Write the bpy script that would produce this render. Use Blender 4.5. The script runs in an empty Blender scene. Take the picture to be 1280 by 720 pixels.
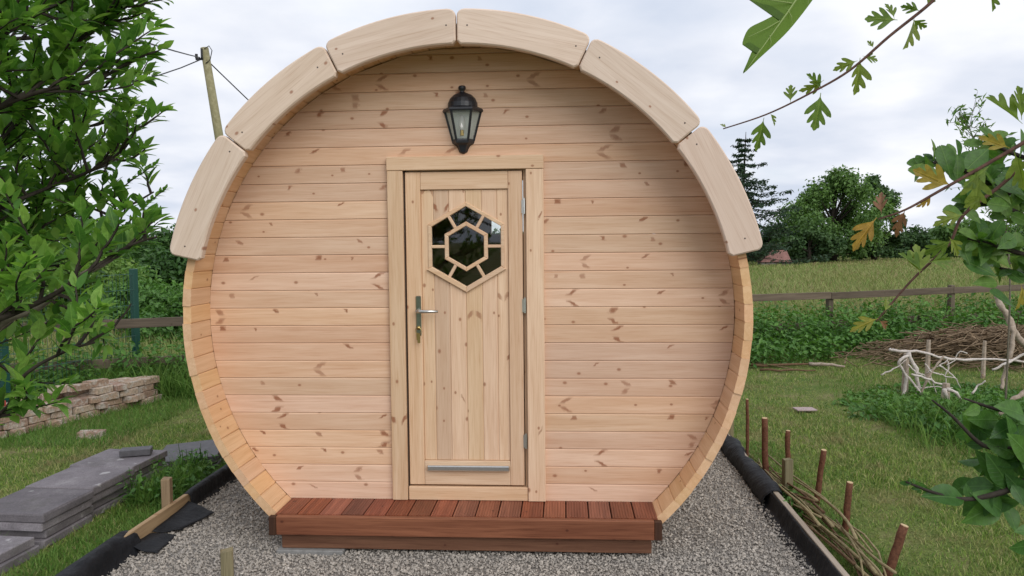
import bpy, math, random
import numpy as np
from mathutils import Vector, Matrix

sc = bpy.context.scene
R = math.radians
ZC = 1.26            # height of the barrel's axis above the ground

# ------------------------------------------------------------------ camera
FPX, PITCH, ROLL, YAW = 994.1, .0587, -.0095, .0657
CAM = Vector((.5386, -4.1147, .404 + ZC))
FW = Vector((-math.sin(YAW)*math.cos(PITCH), math.cos(YAW)*math.cos(PITCH), -math.sin(PITCH)))
_rt = Vector((math.cos(YAW), math.sin(YAW), 0)); _up = _rt.cross(FW)
RT = math.cos(ROLL)*_rt + math.sin(ROLL)*_up
UP = -math.sin(ROLL)*_rt + math.cos(ROLL)*_up
cd = bpy.data.cameras.new('camera'); cam = bpy.data.objects.new('camera', cd)
sc.collection.objects.link(cam); sc.camera = cam
cam.matrix_world = Matrix((( RT.x, UP.x, -FW.x, CAM.x), (RT.y, UP.y, -FW.y, CAM.y), (RT.z, UP.z, -FW.z, CAM.z), (0, 0, 0, 1)))
cd.sensor_width = 36; cd.lens = 36*FPX/1280; cd.clip_start = .05; cd.clip_end = 4000

# ------------------------------------------------------------------ sky, sun, exposure
SUN_EL, SUN_AZ = R(36), R(146)      # azimuth clockwise from +Y: behind the camera, to the right
w = bpy.data.worlds.new('World'); sc.world = w; w.use_nodes = True
nt = w.node_tree; nt.nodes.clear()
def wn(t, **k):
    n = nt.nodes.new(t)
    for a, b in k.items(): setattr(n, a, b)
    return n
out = wn('ShaderNodeOutputWorld'); bg = wn('ShaderNodeBackground'); bg.inputs[1].default_value = .12
sky = wn('ShaderNodeTexSky', sky_type='NISHITA', sun_disc=False, sun_elevation=SUN_EL, sun_rotation=SUN_AZ)
tc = wn('ShaderNodeTexCoord'); sp = wn('ShaderNodeSeparateXYZ')
nt.links.new(tc.outputs['Generated'], sp.inputs[0])
dz = wn('ShaderNodeMath', operation='MAXIMUM'); nt.links.new(sp.outputs[2], dz.inputs[0]); dz.inputs[1].default_value = 0
da = wn('ShaderNodeMath', operation='ADD'); nt.links.new(dz.outputs[0], da.inputs[0]); da.inputs[1].default_value = .22
dv = wn('ShaderNodeVectorMath', operation='DIVIDE'); cb = wn('ShaderNodeCombineXYZ')
for i in range(2): nt.links.new(da.outputs[0], cb.inputs[i])
cb.inputs[2].default_value = 1
nt.links.new(tc.outputs['Generated'], dv.inputs[0]); nt.links.new(cb.outputs[0], dv.inputs[1])
n1 = wn('ShaderNodeTexNoise'); n1.inputs['Scale'].default_value = 1.15; n1.inputs['Detail'].default_value = 6; n1.inputs['Roughness'].default_value = .5; n1.inputs['Distortion'].default_value = .25
n2 = wn('ShaderNodeTexNoise'); n2.inputs['Scale'].default_value = 1.7; n2.inputs['Detail'].default_value = 6; n2.inputs['Roughness'].default_value = .47
nt.links.new(dv.outputs[0], n1.inputs['Vector']); nt.links.new(dv.outputs[0], n2.inputs['Vector'])
r1 = wn('ShaderNodeValToRGB')       # cloud tone: grey-blue undersides to bright white
e = r1.color_ramp.elements; e[0].position = .37; e[0].color = (4.2, 4.6, 5.4, 1); e[1].position = .63; e[1].color = (6.2, 6.3, 6.6, 1)
m = e.new(.5); m.color = (5.1, 5.35, 5.95, 1)
nt.links.new(n2.outputs[0], r1.inputs[0])
r2 = wn('ShaderNodeValToRGB'); e = r2.color_ramp.elements; e[0].position = .3; e[0].color = (.86,)*3+(1,); e[1].position = .5; e[1].color = (1, 1, 1, 1)
nt.links.new(n1.outputs[0], r2.inputs[0])
mx = wn('ShaderNodeMix', data_type='RGBA')
nt.links.new(r2.outputs[0], mx.inputs['Factor']); nt.links.new(sky.outputs[0], mx.inputs['A']); nt.links.new(r1.outputs[0], mx.inputs['B'])
nt.links.new(mx.outputs['Result'], bg.inputs[0]); nt.links.new(bg.outputs[0], out.inputs[0])

sd = bpy.data.lights.new('sun', 'SUN'); so = bpy.data.objects.new('sun', sd); sc.collection.objects.link(so)
sd.energy = 1.5; sd.angle = R(50); sd.color = (1, .97, .93)
sdir = Vector((math.sin(SUN_AZ)*math.cos(SUN_EL), math.cos(SUN_AZ)*math.cos(SUN_EL), math.sin(SUN_EL)))
so.rotation_euler = sdir.to_track_quat('Z', 'Y').to_euler(); so.location = sdir*30
sc.view_settings.view_transform = 'Standard'; sc.view_settings.look = 'None'
sc.view_settings.exposure = .42; sc.view_settings.gamma = 1

# ------------------------------------------------------------------ helpers
random.seed(5); rng = np.random.default_rng(5)
COL = sc.collection
def ray(px, py): return FW + RT*((px-640)/FPX) - UP*((py-360)/FPX)
def P(px, py, d): return CAM + ray(px, py)*d                     # a point d metres in front of the lens
def G(px, py, z=0.):
    r = ray(px, py); return CAM + r*((z-CAM.z)/r.z)              # where the sight line meets height z
def Yp(px, py, y):
    r = ray(px, py); return CAM + r*((y-CAM.y)/r.y)

def link(o, parent=None):
    COL.objects.link(o)
    if parent is not None: o.parent = parent
    return o
def empty(name, loc=(0, 0, 0), parent=None):
    o = bpy.data.objects.new(name, None); o.location = loc; o.empty_display_size = .1
    return link(o, parent)
def tag(o, label=None, cat=None, group=None, kind=None):
    if label: o['label'] = label
    if cat: o['category'] = cat
    if group: o['group'] = group
    if kind or cat: o['kind'] = kind or 'thing'
    return o
def inst(name, mesh, parent=None, loc=(0, 0, 0), rot=(0, 0, 0), scale=(1, 1, 1)):
    o = bpy.data.objects.new(name, mesh); o.location = loc; o.rotation_euler = rot; o.scale = scale
    return link(o, parent)

class MB:
    def __init__(s): s.v = []; s.f = []; s.m = []
    def add(s, vs, fs, mi=0):
        b = len(s.v); s.v += [tuple(v) for v in vs]; s.f += [tuple(i+b for i in f) for f in fs]; s.m += [mi]*len(fs)
    def box(s, a, b, ch=0., mi=0, M=None):
        (x0, y0, z0), (x1, y1, z1) = a, b
        if ch <= 0:
            vs = [(x, y, z) for z in (z0, z1) for y in (y0, y1) for x in (x0, x1)]
            fs = [(0, 2, 3, 1), (4, 5, 7, 6), (0, 1, 5, 4), (2, 6, 7, 3), (0, 4, 6, 2), (1, 3, 7, 5)]
        else:
            c = ch; vs = []; fs = []
            X = (x0, x1); Y = (y0, y1); Z = (z0, z1); idx = {}
            for i in (0, 1):
                for j in (0, 1):
                    for k in (0, 1):
                        sx, sy, sz = (c if i == 0 else -c), (c if j == 0 else -c), (c if k == 0 else -c)
                        idx[i, j, k, 0] = len(vs); vs.append((X[i], Y[j]+sy, Z[k]+sz))
                        idx[i, j, k, 1] = len(vs); vs.append((X[i]+sx, Y[j], Z[k]+sz))
                        idx[i, j, k, 2] = len(vs); vs.append((X[i]+sx, Y[j]+sy, Z[k]))
            q = lambda *t: fs.append(tuple(idx[a] for a in t))
            for i in (0, 1): q((i,0,0,0), (i,1,0,0), (i,1,1,0), (i,0,1,0)) if i else q((i,0,1,0), (i,1,1,0), (i,1,0,0), (i,0,0,0))
            for j in (0, 1): q((0,j,1,1), (1,j,1,1), (1,j,0,1), (0,j,0,1)) if j else q((0,j,0,1), (1,j,0,1), (1,j,1,1), (0,j,1,1))
            for k in (0, 1): q((0,0,k,2), (1,0,k,2), (1,1,k,2), (0,1,k,2)) if k else q((0,1,k,2), (1,1,k,2), (1,0,k,2), (0,0,k,2))
            for i in (0, 1):
                for j in (0, 1):
                    q((i,j,0,0), (i,j,1,0), (i,j,1,1), (i,j,0,1)); q((i,0,j,0), (i,1,j,0), (i,1,j,2), (i,0,j,2)); q((0,i,j,1), (1,i,j,1), (1,i,j,2), (0,i,j,2))
                    for k in (0, 1): q((i,j,k,0), (i,j,k,1), (i,j,k,2))
        if M is not None: vs = [M @ Vector(v) for v in vs]
        s.add(vs, fs, mi)
    def tube(s, pts, rad, n=6, mi=0, cap=True):
        pts = [Vector(p) for p in pts]; k = len(pts)
        if not hasattr(rad, '__len__'): rad = [rad]*k
        t = (pts[1]-pts[0]).normalized(); u = t.orthogonal().normalized(); vs = []; fs = []
        for i, p in enumerate(pts):
            t = (pts[min(i+1, k-1)]-pts[max(i-1, 0)]).normalized()
            u = (u - t*u.dot(t)); u = u.normalized() if u.length > 1e-6 else t.orthogonal().normalized()
            v = t.cross(u)
            for a in range(n):
                c = 2*math.pi*a/n; vs.append(p + (u*math.cos(c)+v*math.sin(c))*rad[i])
        for i in range(k-1):
            for a in range(n):
                b = (a+1) % n; fs.append((i*n+a, i*n+b, (i+1)*n+b, (i+1)*n+a))
        if cap: fs.append(tuple(range(n-1, -1, -1))); fs.append(tuple((k-1)*n+a for a in range(n)))
        s.add(vs, fs, mi)
    def lathe(s, prof, n=16, c=(0, 0, 0), mi=0, a0=0., a1=2*math.pi):
        full = abs(a1-a0-2*math.pi) < 1e-6; m_ = n if full else n+1; vs = []; fs = []
        for r, z in prof:
            for i in range(m_):
                a = a0+(a1-a0)*i/n; vs.append((c[0]+r*math.cos(a), c[1]+r*math.sin(a), c[2]+z))
        for j in range(len(prof)-1):
            for i in range(n):
                b = (i+1) % m_; fs.append((j*m_+i, j*m_+b, (j+1)*m_+b, (j+1)*m_+i))
        s.add(vs, fs, mi)
    def prism(s, poly, y0, y1, ch=0., mi=0):
        """poly: (x,z) outline anticlockwise seen from the front (-y); front at y0, back at y1, front edge chamfered"""
        n = len(poly); vs = []; fs = []
        def off(i, d):
            p0, p, p1 = Vector(poly[i-1]), Vector(poly[i]), Vector(poly[(i+1) % n])
            a = (p-p0).normalized(); b = (p1-p).normalized()
            na = Vector((-a.y, a.x)); nb = Vector((-b.y, b.x)); q = (na+nb)
            q = q/max(.3, q.length_squared/2) if q.length > 1e-6 else na
            return p+q*d
        rings = [(y1, 0.), (y0+ch, 0.), (y0, ch)] if ch > 0 else [(y1, 0.), (y0, 0.)]
        for y, d in rings:
            for i in range(n):
                p = off(i, d) if d else poly[i]; vs.append((p[0], y, p[1]))
        for k in range(len(rings)-1):
            for i in range(n):
                j = (i+1) % n; fs.append((k*n+i, k*n+j, (k+1)*n+j, (k+1)*n+i))
        fs.append(tuple((len(rings)-1)*n+i for i in range(n))); fs.append(tuple(range(n-1, -1, -1)))
        s.add(vs, fs, mi)
    def mesh(s, name, mats, smooth=False):
        me = bpy.data.meshes.new(name); me.from_pydata(s.v, [], s.f)
        for m_ in (mats if isinstance(mats, (list, tuple)) else [mats]): me.materials.append(m_)
        if isinstance(mats, (list, tuple)) and len(mats) > 1: me.polygons.foreach_set('material_index', s.m)
        if smooth: me.polygons.foreach_set('use_smooth', [True]*len(me.polygons))
        me.update(); return me
    def build(s, name, mats, parent=None, smooth=False, loc=None):
        """loc: the verts are in the parent's space; the origin is moved to loc"""
        if loc is not None: s.v = [(a-loc[0], b-loc[1], c-loc[2]) for a, b, c in s.v]
        o = bpy.data.objects.new(name, s.mesh(name, mats, smooth))
        if loc is not None: o.location = loc
        return link(o, parent)

def np_mesh(name, V, F, mat, v=None, smooth=False):
    """V (n,3) floats, F (m,k) ints; v: one random number per vertex, read by the material"""
    me = bpy.data.meshes.new(name); k = F.shape[1]
    me.vertices.add(len(V)); me.vertices.foreach_set('co', np.ascontiguousarray(V, dtype=np.float32).ravel())
    me.loops.add(F.size); me.loops.foreach_set('vertex_index', np.ascontiguousarray(F, dtype=np.int32).ravel())
    me.polygons.add(len(F)); me.polygons.foreach_set('loop_start', np.arange(0, F.size, k, dtype=np.int32))
    me.polygons.foreach_set('use_smooth', np.full(len(F), smooth))
    if v is not None:
        a = me.attributes.new('tone', 'FLOAT', 'POINT'); a.data.foreach_set('value', np.ascontiguousarray(v, dtype=np.float32))
    me.materials.append(mat); me.update(calc_edges=True); me.validate()
    return me

# ------------------------------------------------------------------ materials
class NG:
    def __init__(s, name):
        s.m = bpy.data.materials.new(name); s.m.use_nodes = True; s.t = s.m.node_tree
        s.b = s.t.nodes['Principled BSDF']; s.o = s.t.nodes['Material Output']
    def set(s, sock, val):
        if isinstance(val, bpy.types.NodeSocket): s.t.links.new(val, sock)
        elif val is not None:
            if hasattr(sock.default_value, '__len__') and not hasattr(val, '__len__'): val = (val,)*len(sock.default_value)
            if hasattr(val, '__len__') and len(val) == 3 and len(sock.default_value) == 4: val = tuple(val)+(1,)
            sock.default_value = val
    def n(s, t, ins=None, **k):
        nd = s.t.nodes.new(t)
        for a, b in k.items(): setattr(nd, a, b)
        for a, b in (ins or {}).items(): s.set(nd.inputs[a], b)
        return nd
    def M(s, op, a, b=None, c=None, clamp=False):
        nd = s.n('ShaderNodeMath', operation=op, use_clamp=clamp)
        for i, v in enumerate((a, b, c)): s.set(nd.inputs[i], v)
        return nd.outputs[0]
    def noise(s, vec, scale, detail=3, rough=.5, dist=0):
        return s.n('ShaderNodeTexNoise', {'Vector': vec, 'Scale': scale, 'Detail': detail, 'Roughness': rough, 'Distortion': dist}).outputs[0]
    def ramp(s, f, stops):
        nd = s.n('ShaderNodeValToRGB', {0: f}); e = nd.color_ramp.elements
        while len(e) < len(stops): e.new(.5)
        for el, (p, c) in zip(e, stops): el.position = p; el.color = (tuple(c)+(1,)) if hasattr(c, '__len__') else (c, c, c, 1)
        return nd.outputs[0]
    def mix(s, f, a, b, mode='MIX'):
        nd = s.n('ShaderNodeMix', data_type='RGBA', blend_type=mode)
        s.set(nd.inputs['Factor'], f); s.set(nd.inputs['A'], a); s.set(nd.inputs['B'], b); return nd.outputs['Result']
    def smooth(s, x, lo, hi):
        nd = s.n('ShaderNodeMapRange', interpolation_type='SMOOTHSTEP'); s.set(nd.inputs[0], x)
        s.set(nd.inputs[1], lo); s.set(nd.inputs[2], hi); return nd.outputs[0]
    def coord(s, which='Object'): return s.n('ShaderNodeTexCoord').outputs[which]
    def pos(s): return s.n('ShaderNodeNewGeometry').outputs['Position']
    def rnd(s): return s.n('ShaderNodeObjectInfo').outputs['Random']
    def xyz(s, v): return s.n('ShaderNodeSeparateXYZ', {0: v}).outputs
    def vec(s, x=0., y=0., z=0.): return s.n('ShaderNodeCombineXYZ', {0: x, 1: y, 2: z}).outputs[0]
    def tone(s): return s.n('ShaderNodeAttribute', attribute_name='tone').outputs['Fac']
    def hsv(s, c, h=.5, sa=1., v=1.): return s.n('ShaderNodeHueSaturation', {'Hue': h, 'Saturation': sa, 'Value': v, 'Color': c}).outputs[0]
    def bump(s, h, strength=.3, dist=.01): s.set(s.b.inputs['Normal'], s.n('ShaderNodeBump', {'Height': h, 'Strength': strength, 'Distance': dist}).outputs[0])
    def fin(s, col=None, rough=.6, spec=.3, metal=0.):
        s.set(s.b.inputs['Base Color'], col); s.set(s.b.inputs['Roughness'], rough); s.set(s.b.inputs['Specular IOR Level'], spec); s.set(s.b.inputs['Metallic'], metal)
        return s.m

def wood(name, light, dark, knot=(.27, .10, .046), axis=0, across=2, vknots=.5, rknots=.45, var=.16, rough=.62, bump=.25, streak=.5, hv=.008, sv_=.12, red=0.):
    g = NG(name); c = g.xyz(g.coord()); r = g.rnd(); third = 3-axis-across
    al = g.M('MULTIPLY_ADD', r, 37.3, c[axis]); ac = c[across]; th = c[third]
    gv = g.vec(g.M('MULTIPLY', al, 1.6), g.M('MULTIPLY_ADD', ac, 26, g.M('MULTIPLY', r, 91)), g.M('MULTIPLY', th, 26))
    grain = g.noise(gv, 1, 4, .55, .6)
    fine = g.noise(g.vec(g.M('MULTIPLY', al, 5), g.M('MULTIPLY', ac, 240), g.M('MULTIPLY', th, 240)), 1, 2, .6)
    col = g.ramp(grain, [(.28, dark), (.5, [(a+b)/2 for a, b in zip(light, dark)]), (.66, light)])
    col = g.mix(g.M('MULTIPLY', g.smooth(fine, .45, .8), streak), col, dark, 'MULTIPLY') if streak else col
    mask = None
    if vknots > 0:
        wob = g.M('MULTIPLY', g.M('SUBTRACT', g.noise(g.vec(al, ac, 0), 40, 3), .5), .05)
        aa = g.M('ABSOLUTE', ac); sgn = g.M('MULTIPLY_ADD', g.M('FRACT', g.M('MULTIPLY', r, 5.3)), 3.0, -1.5)
        u = g.M('ADD', g.M('MULTIPLY_ADD', aa, sgn, al), wob)
        vo = g.n('ShaderNodeTexVoronoi', {'W': u, 'Scale': 2.6}, voronoi_dimensions='1D'); cr = g.n('ShaderNodeSeparateColor', {0: vo.outputs['Color']}).outputs
        wd = g.M('MULTIPLY_ADD', cr[1], .022, .008)
        a = g.M('SUBTRACT', 1, g.smooth(vo.outputs['Distance'], g.M('MULTIPLY', wd, .8), g.M('MULTIPLY', wd, 2.6)))
        bnd = g.M('ABSOLUTE', g.M('SUBTRACT', aa, g.M('MULTIPLY_ADD', cr[2], .014, .020)))
        b = g.M('SUBTRACT', 1, g.smooth(bnd, .005, g.M('MULTIPLY_ADD', cr[1], .018, .012)))
        one = g.M('MAXIMUM', g.M('GREATER_THAN', ac, 0), g.M('GREATER_THAN', cr[1], .58))
        mask = g.M('MULTIPLY', g.M('MULTIPLY', g.M('MULTIPLY', a, b), g.M('MULTIPLY_ADD', cr[2], .5, .62, clamp=True)), g.M('MULTIPLY', one, g.M('GREATER_THAN', cr[0], 1-vknots)))
    if rknots > 0:
        vo = g.n('ShaderNodeTexVoronoi', {'Vector': g.vec(al, g.M('MULTIPLY_ADD', r, 13, g.M('MULTIPLY', ac, 1.4)), 0), 'Scale': 5.2}, voronoi_dimensions='2D')
        cr = g.n('ShaderNodeSeparateColor', {0: vo.outputs['Color']}).outputs
        k2 = g.M('SUBTRACT', 1, g.smooth(vo.outputs['Distance'], .026, g.M('MULTIPLY_ADD', cr[1], .05, .045)))
        k2 = g.M('MULTIPLY', k2, g.M('MULTIPLY', g.M('GREATER_THAN', cr[0], 1-rknots), .85))
        halo = g.M('MULTIPLY', g.M('SUBTRACT', 1, g.smooth(vo.outputs['Distance'], .03, .17)), g.M('GREATER_THAN', cr[0], 1-rknots))
        col = g.mix(g.M('MULTIPLY', halo, .35), col, dark)
        mask = k2 if mask is None else g.M('MAXIMUM', mask, k2)
    if red:
        sn = g.noise(g.vec(g.M('MULTIPLY', al, 1.1), g.M('MULTIPLY_ADD', ac, 70, g.M('MULTIPLY', r, 31)), g.M('MULTIPLY', th, 20)), 1, 2, .5)
        col = g.mix(g.M('MULTIPLY', g.smooth(sn, .66, .80), red), col, (.47, .24, .14))
    val = g.M('MULTIPLY_ADD', r, var*2, 1-var)
    hue = g.M('MULTIPLY_ADD', g.M('FRACT', g.M('MULTIPLY', r, 7.7)), hv, .5-hv/2)
    col = g.hsv(col, hue, g.M('MULTIPLY_ADD', g.M('FRACT', g.M('MULTIPLY', r, 3.3)), sv_, 1-sv_/2), val)
    if mask is not None: col = g.mix(g.M('MULTIPLY', mask, .86), col, knot)
    g.bump(g.M('MULTIPLY_ADD', fine, .4, grain), bump, .0015)
    return g.fin(col, rough, .25)

PINE_L, PINE_D = (.71, .49, .345), (.62, .395, .258)
M = {}
M['pine_x'] = wood('pine_boarding', PINE_L, PINE_D, axis=0, across=2, vknots=.74, rknots=.32, var=.085, streak=.4, red=.6, hv=.007, sv_=.12)
M['pine_z'] = wood('pine_upright', (.70, .50, .335), (.61, .403, .25), axis=2, across=0, vknots=.35, rknots=.5, var=.10, red=.35)
M['pine_zs'] = wood('pine_stile', (.695, .493, .333), (.61, .403, .252), axis=2, across=0, vknots=0, rknots=.15, var=.05)
M['pine_xs'] = wood('pine_rail', (.695, .493, .333), (.61, .403, .252), axis=0, across=2, vknots=0, rknots=.3, var=.05)
M['stave'] = wood('pine_stave', (.72, .47, .275), (.63, .385, .205), axis=1, across=0, vknots=0, rknots=.4, var=.05, streak=.3)
M['fascia'] = wood('pine_fascia', (.73, .585, .48), (.635, .49, .385), axis=0, across=2, vknots=0, rknots=.35, var=.07, rough=.7, streak=.45, bump=.4)
M['deck'] = wood('red_decking', (.29, .098, .056), (.16, .05, .03), knot=(.06, .015, .01), axis=1, across=0, vknots=0, rknots=.2, var=.33, rough=.42, bump=.4)
M['deck_front'] = wood('red_beam', (.26, .108, .058), (.145, .054, .029), knot=(.07, .02, .012), axis=0, across=2, vknots=0, rknots=.4, var=.12, rough=.45, bump=.4)
M['deck_low'] = wood('brown_beam', (.22, .115, .068), (.13, .062, .037), knot=(.07, .02, .012), axis=0, across=2, vknots=0, rknots=.5, var=.1, rough=.6)
M['end_grain'] = wood('dark_end_grain', (.075, .035, .02), (.04, .018, .012), axis=2, across=0, vknots=0, rknots=0)
M['old_rail'] = wood('weathered_rail', (.16, .125, .09), (.095, .073, .053), knot=(.06, .045, .03), axis=0, across=2, vknots=0, rknots=.4, rough=.85, bump=.6)
M['old_post'] = wood('weathered_post', (.15, .12, .082), (.09, .073, .05), axis=2, across=0, vknots=0, rknots=.3, rough=.85, bump=.6)
M['peg'] = wood('raw_peg', (.42, .30, .17), (.28, .19, .10), axis=2, across=0, vknots=0, rknots=.2, rough=.8, bump=.6)
M['peg_grey'] = wood('green_treated_peg', (.27, .23, .13), (.17, .15, .085), axis=2, across=0, vknots=0, rknots=.2, rough=.8, bump=.6)
M['edging'] = wood('edging_timber', (.52, .37, .215), (.37, .25, .14), axis=1, across=2, vknots=0, rknots=.3, rough=.75, bump=.5)
M['edging_grey'] = wood('grey_edging_timber', (.40, .34, .27), (.27, .22, .17), axis=1, across=2, vknots=0, rknots=.3, rough=.8, bump=.5)

def simple(name, col, rough=.5, metal=0., spec=.4, nscale=0, namt=.25, bump=0, bdist=.003):
    g = NG(name); c = col
    if nscale:
        n = g.noise(g.coord(), nscale, 5, .6); c = g.mix(1, col, g.ramp(n, [(.25, 1-namt), (.75, 1+namt)]), 'MULTIPLY')
        if bump: g.bump(n, bump, bdist)
    return g.fin(c, rough, spec, metal)
M['iron'] = simple('black_cast_metal', (.012, .013, .017), .42, 0, .5, 60, .4, .2, .001)
M['steel'] = simple('brushed_steel', (.62, .62, .60), .32, 1., .5, 90, .1)
M['plate'] = simple('door_plate_steel', (.30, .33, .29), .28, 1., .5, 40, .15)
M['brass'] = simple('key_brass', (.45, .33, .13), .35, 1., .5)
M['whiteback'] = simple('white_reflector', (.86, .88, .84), .4, 0, .5)
M['bulb'] = simple('white_bulb', (.85, .82, .80), .2, 0, .5)
M['gap_shade'] = simple('door_gap_shade', (.05, .03, .02), .8)
M['screw'] = simple('screw_head', (.09, .07, .06), .5, .6)
M['roofing'] = simple('bitumen_roofing', (.05, .05, .052), .9, 0, .2, 300, .5, .5)
def glass(name, tint, refl=1., painted_sheen=0.):
    g = NG(name); g.t.nodes.remove(g.b)
    tr = g.n('ShaderNodeBsdfTransparent', {0: tint}); gl = g.n('ShaderNodeBsdfGlossy', {0: (1, 1, 1), 'Roughness': .02})
    fr = g.n('ShaderNodeFresnel', {0: 1.45}); mx_ = g.n('ShaderNodeMixShader', {0: g.M('MULTIPLY', fr.outputs[0], refl), 1: tr.outputs[0], 2: gl.outputs[0]})
    if painted_sheen:  # white share painted in for the pale reflection on the lantern panes
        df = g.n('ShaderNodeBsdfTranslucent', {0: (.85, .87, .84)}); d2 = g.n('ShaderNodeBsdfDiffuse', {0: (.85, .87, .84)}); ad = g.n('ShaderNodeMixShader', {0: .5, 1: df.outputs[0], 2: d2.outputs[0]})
        mx_ = g.n('ShaderNodeMixShader', {0: painted_sheen, 1: mx_.outputs[0], 2: ad.outputs[0]})
    g.t.links.new(mx_.outputs[0], g.o.inputs[0]); return g.m
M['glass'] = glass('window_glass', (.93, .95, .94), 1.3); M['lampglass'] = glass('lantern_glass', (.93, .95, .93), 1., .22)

def leaf(name, cols, rough=.42, trans=.35, vein=True, obj=True, spec=.35):
    g = NG(name); t = g.rnd() if obj else g.tone()
    k = len(cols); c = g.ramp(t, [(i/(k-1), q) for i, q in enumerate(cols)])
    pv = g.coord('Object') if obj else g.pos()
    c = g.mix(1, c, g.ramp(g.noise(pv, 5 if obj else 14, 3), [(.3, .78), (.7, 1.22)]), 'MULTIPLY')
    if vein and obj:
        x = g.xyz(pv); ay = g.M('ABSOLUTE', x[1]); rib = g.M('SUBTRACT', 1, g.smooth(ay, .006, .022))
        side = g.M('PINGPONG', g.M('SUBTRACT', g.M('MULTIPLY', x[0], 9), g.M('MULTIPLY', ay, 6)), .5)
        sv = g.M('MULTIPLY', g.M('SUBTRACT', 1, g.smooth(side, .0, .1)), .35)
        vv = g.M('MAXIMUM', rib, sv); c = g.mix(g.M('MULTIPLY', vv, .2), c, [min(1, q*1.9+.02) for q in cols[-1]])
        g.bump(vv, .25, .01)
    g.fin(c, rough, spec)
    tl = g.n('ShaderNodeBsdfTranslucent', {0: g.mix(1, c, (1.15, 1.25, .6), 'MULTIPLY')})
    mx_ = g.n('ShaderNodeMixShader', {0: trans, 1: g.b.outputs[0], 2: tl.outputs[0]}); g.t.links.new(mx_.outputs[0], g.o.inputs[0])
    return g.m
M['leaf_left'] = leaf('shrub_leaf', [(.07, .18, .032), (.115, .25, .046), (.18, .34, .066), (.28, .46, .11)], .45, .5)
M['leaf_left_mass'] = leaf('shrub_leaf_mass', [(.07, .18, .032), (.125, .265, .05), (.24, .41, .09)], .45, .5, obj=False)
M['leaf_haw'] = leaf('hawthorn_leaf', [(.10, .175, .03), (.145, .215, .04), (.20, .25, .05)], .5, .45)
M['leaf_near'] = leaf('near_hawthorn_leaf', [(.15, .25, .05), (.16, .26, .055)], .5, .6, vein=False)
M['vein'] = simple('leaf_vein', (.24, .32, .10), .5)
M['leaf_yellow'] = leaf('yellowing_leaf', [(.24, .26, .05), (.32, .27, .06), (.40, .24, .06)], .5, .45)
M['leaf_rust'] = leaf('rusty_leaf', [(.24, .12, .07), (.20, .10, .06)], .6, .35)
M['leaf_spindle'] = leaf('rounded_leaf', [(.05, .13, .026), (.085, .18, .035), (.15, .25, .05)], .38, .45)
M['leaf_dark'] = leaf('dark_glossy_leaf', [(.035, .10, .022), (.06, .15, .03), (.095, .20, .04)], .38, .42)
M['bush_a'] = leaf('bramble_leaf', [(.055, .135, .028), (.09, .20, .04), (.135, .265, .058)], .5, .3, obj=False)
M['bush_b'] = leaf('hedge_leaf', [(.03, .078, .02), (.05, .12, .027), (.08, .16, .036)], .5, .3, obj=False)
M['bush_c'] = leaf('pale_bush_leaf', [(.075, .17, .03), (.125, .23, .045), (.20, .30, .075)], .5, .35, obj=False)
M['tree_a'] = leaf('ash_leaf', [(.065, .135, .038), (.10, .19, .048), (.14, .245, .06)], .55, .3, obj=False)
M['tree_b'] = leaf('dark_tree_leaf', [(.036, .08, .03), (.055, .11, .036), (.08, .145, .046)], .55, .25, obj=False)
M['tree_c'] = leaf('conifer_needle', [(.02, .045, .026), (.032, .066, .034), (.046, .085, .04)], .6, .15, obj=False)
M['weed'] = leaf('nettle_leaf', [(.06, .155, .028), (.095, .215, .038), (.15, .285, .058)], .5, .3, obj=False)
def grassmat(name, cols, patch=2.6, pcol=(.31, .255, .13), pamt=.85):
    g = NG(name); c = g.ramp(g.tone(), [(i/(len(cols)-1), q) for i, q in enumerate(cols)])
    n = g.noise(g.pos(), patch, 4, .6); c = g.mix(g.M('MULTIPLY', g.smooth(n, .45, .7), pamt), c, pcol)
    g.fin(c, .6, .2); tl = g.n('ShaderNodeBsdfTranslucent', {0: c})
    mx_ = g.n('ShaderNodeMixShader', {0: .25, 1: g.b.outputs[0], 2: tl.outputs[0]}); g.t.links.new(mx_.outputs[0], g.o.inputs[0]); return g.m
M['lawn'] = grassmat('lawn_grass', [(.065, .15, .022), (.155, .26, .042), (.24, .325, .07), (.42, .38, .18)])
M['tall'] = grassmat('long_grass', [(.06, .15, .024), (.11, .22, .036), (.17, .28, .06)], 3, (.15, .16, .05), .3)
M['fieldgrass'] = grassmat('hay_grass', [(.12, .22, .045), (.20, .27, .07), (.31, .32, .125), (.27, .19, .11)], .12, (.25, .27, .09), .5)
def soil(name, a, b, c, s1, s2):
    g = NG(name); p = g.pos(); n = g.noise(p, s1, 5, .65); n2 = g.noise(p, s2, 4, .7)
    col = g.ramp(n, [(.35, a), (.55, b), (.72, c)]); col = g.mix(1, col, g.ramp(n2, [(.3, .55), (.7, 1.35)]), 'MULTIPLY')
    g.bump(n2, .7, .02); return g.fin(col, .95, .1)
M['lawnsoil'] = soil('turf', (.09, .14, .032), (.14, .17, .05), (.22, .19, .095), 2.2, 45)
M['field'] = soil('meadow', (.13, .155, .045), (.19, .19, .07), (.24, .21, .095), .15, 3)
M['gravelbed'] = soil('gravel_bed', (.22, .20, .18), (.27, .25, .225), (.32, .295, .265), 6, 70)
M['tarmac'] = soil('tarmac', (.17, .17, .18), (.20, .20, .21), (.24, .235, .24), .8, 60)
g = NG('gravel_stone'); t = g.tone()
c = g.ramp(t, [(0, (.23, .21, .185)), (.3, (.33, .30, .265)), (.6, (.43, .39, .34)), (.85, (.51, .455, .39)), (1, (.66, .62, .57))])
c = g.mix(1, c, g.ramp(g.noise(g.pos(), 140, 3), [(.3, .7), (.7, 1.25)]), 'MULTIPLY'); M['stone'] = g.fin(c, .85, .25)
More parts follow.
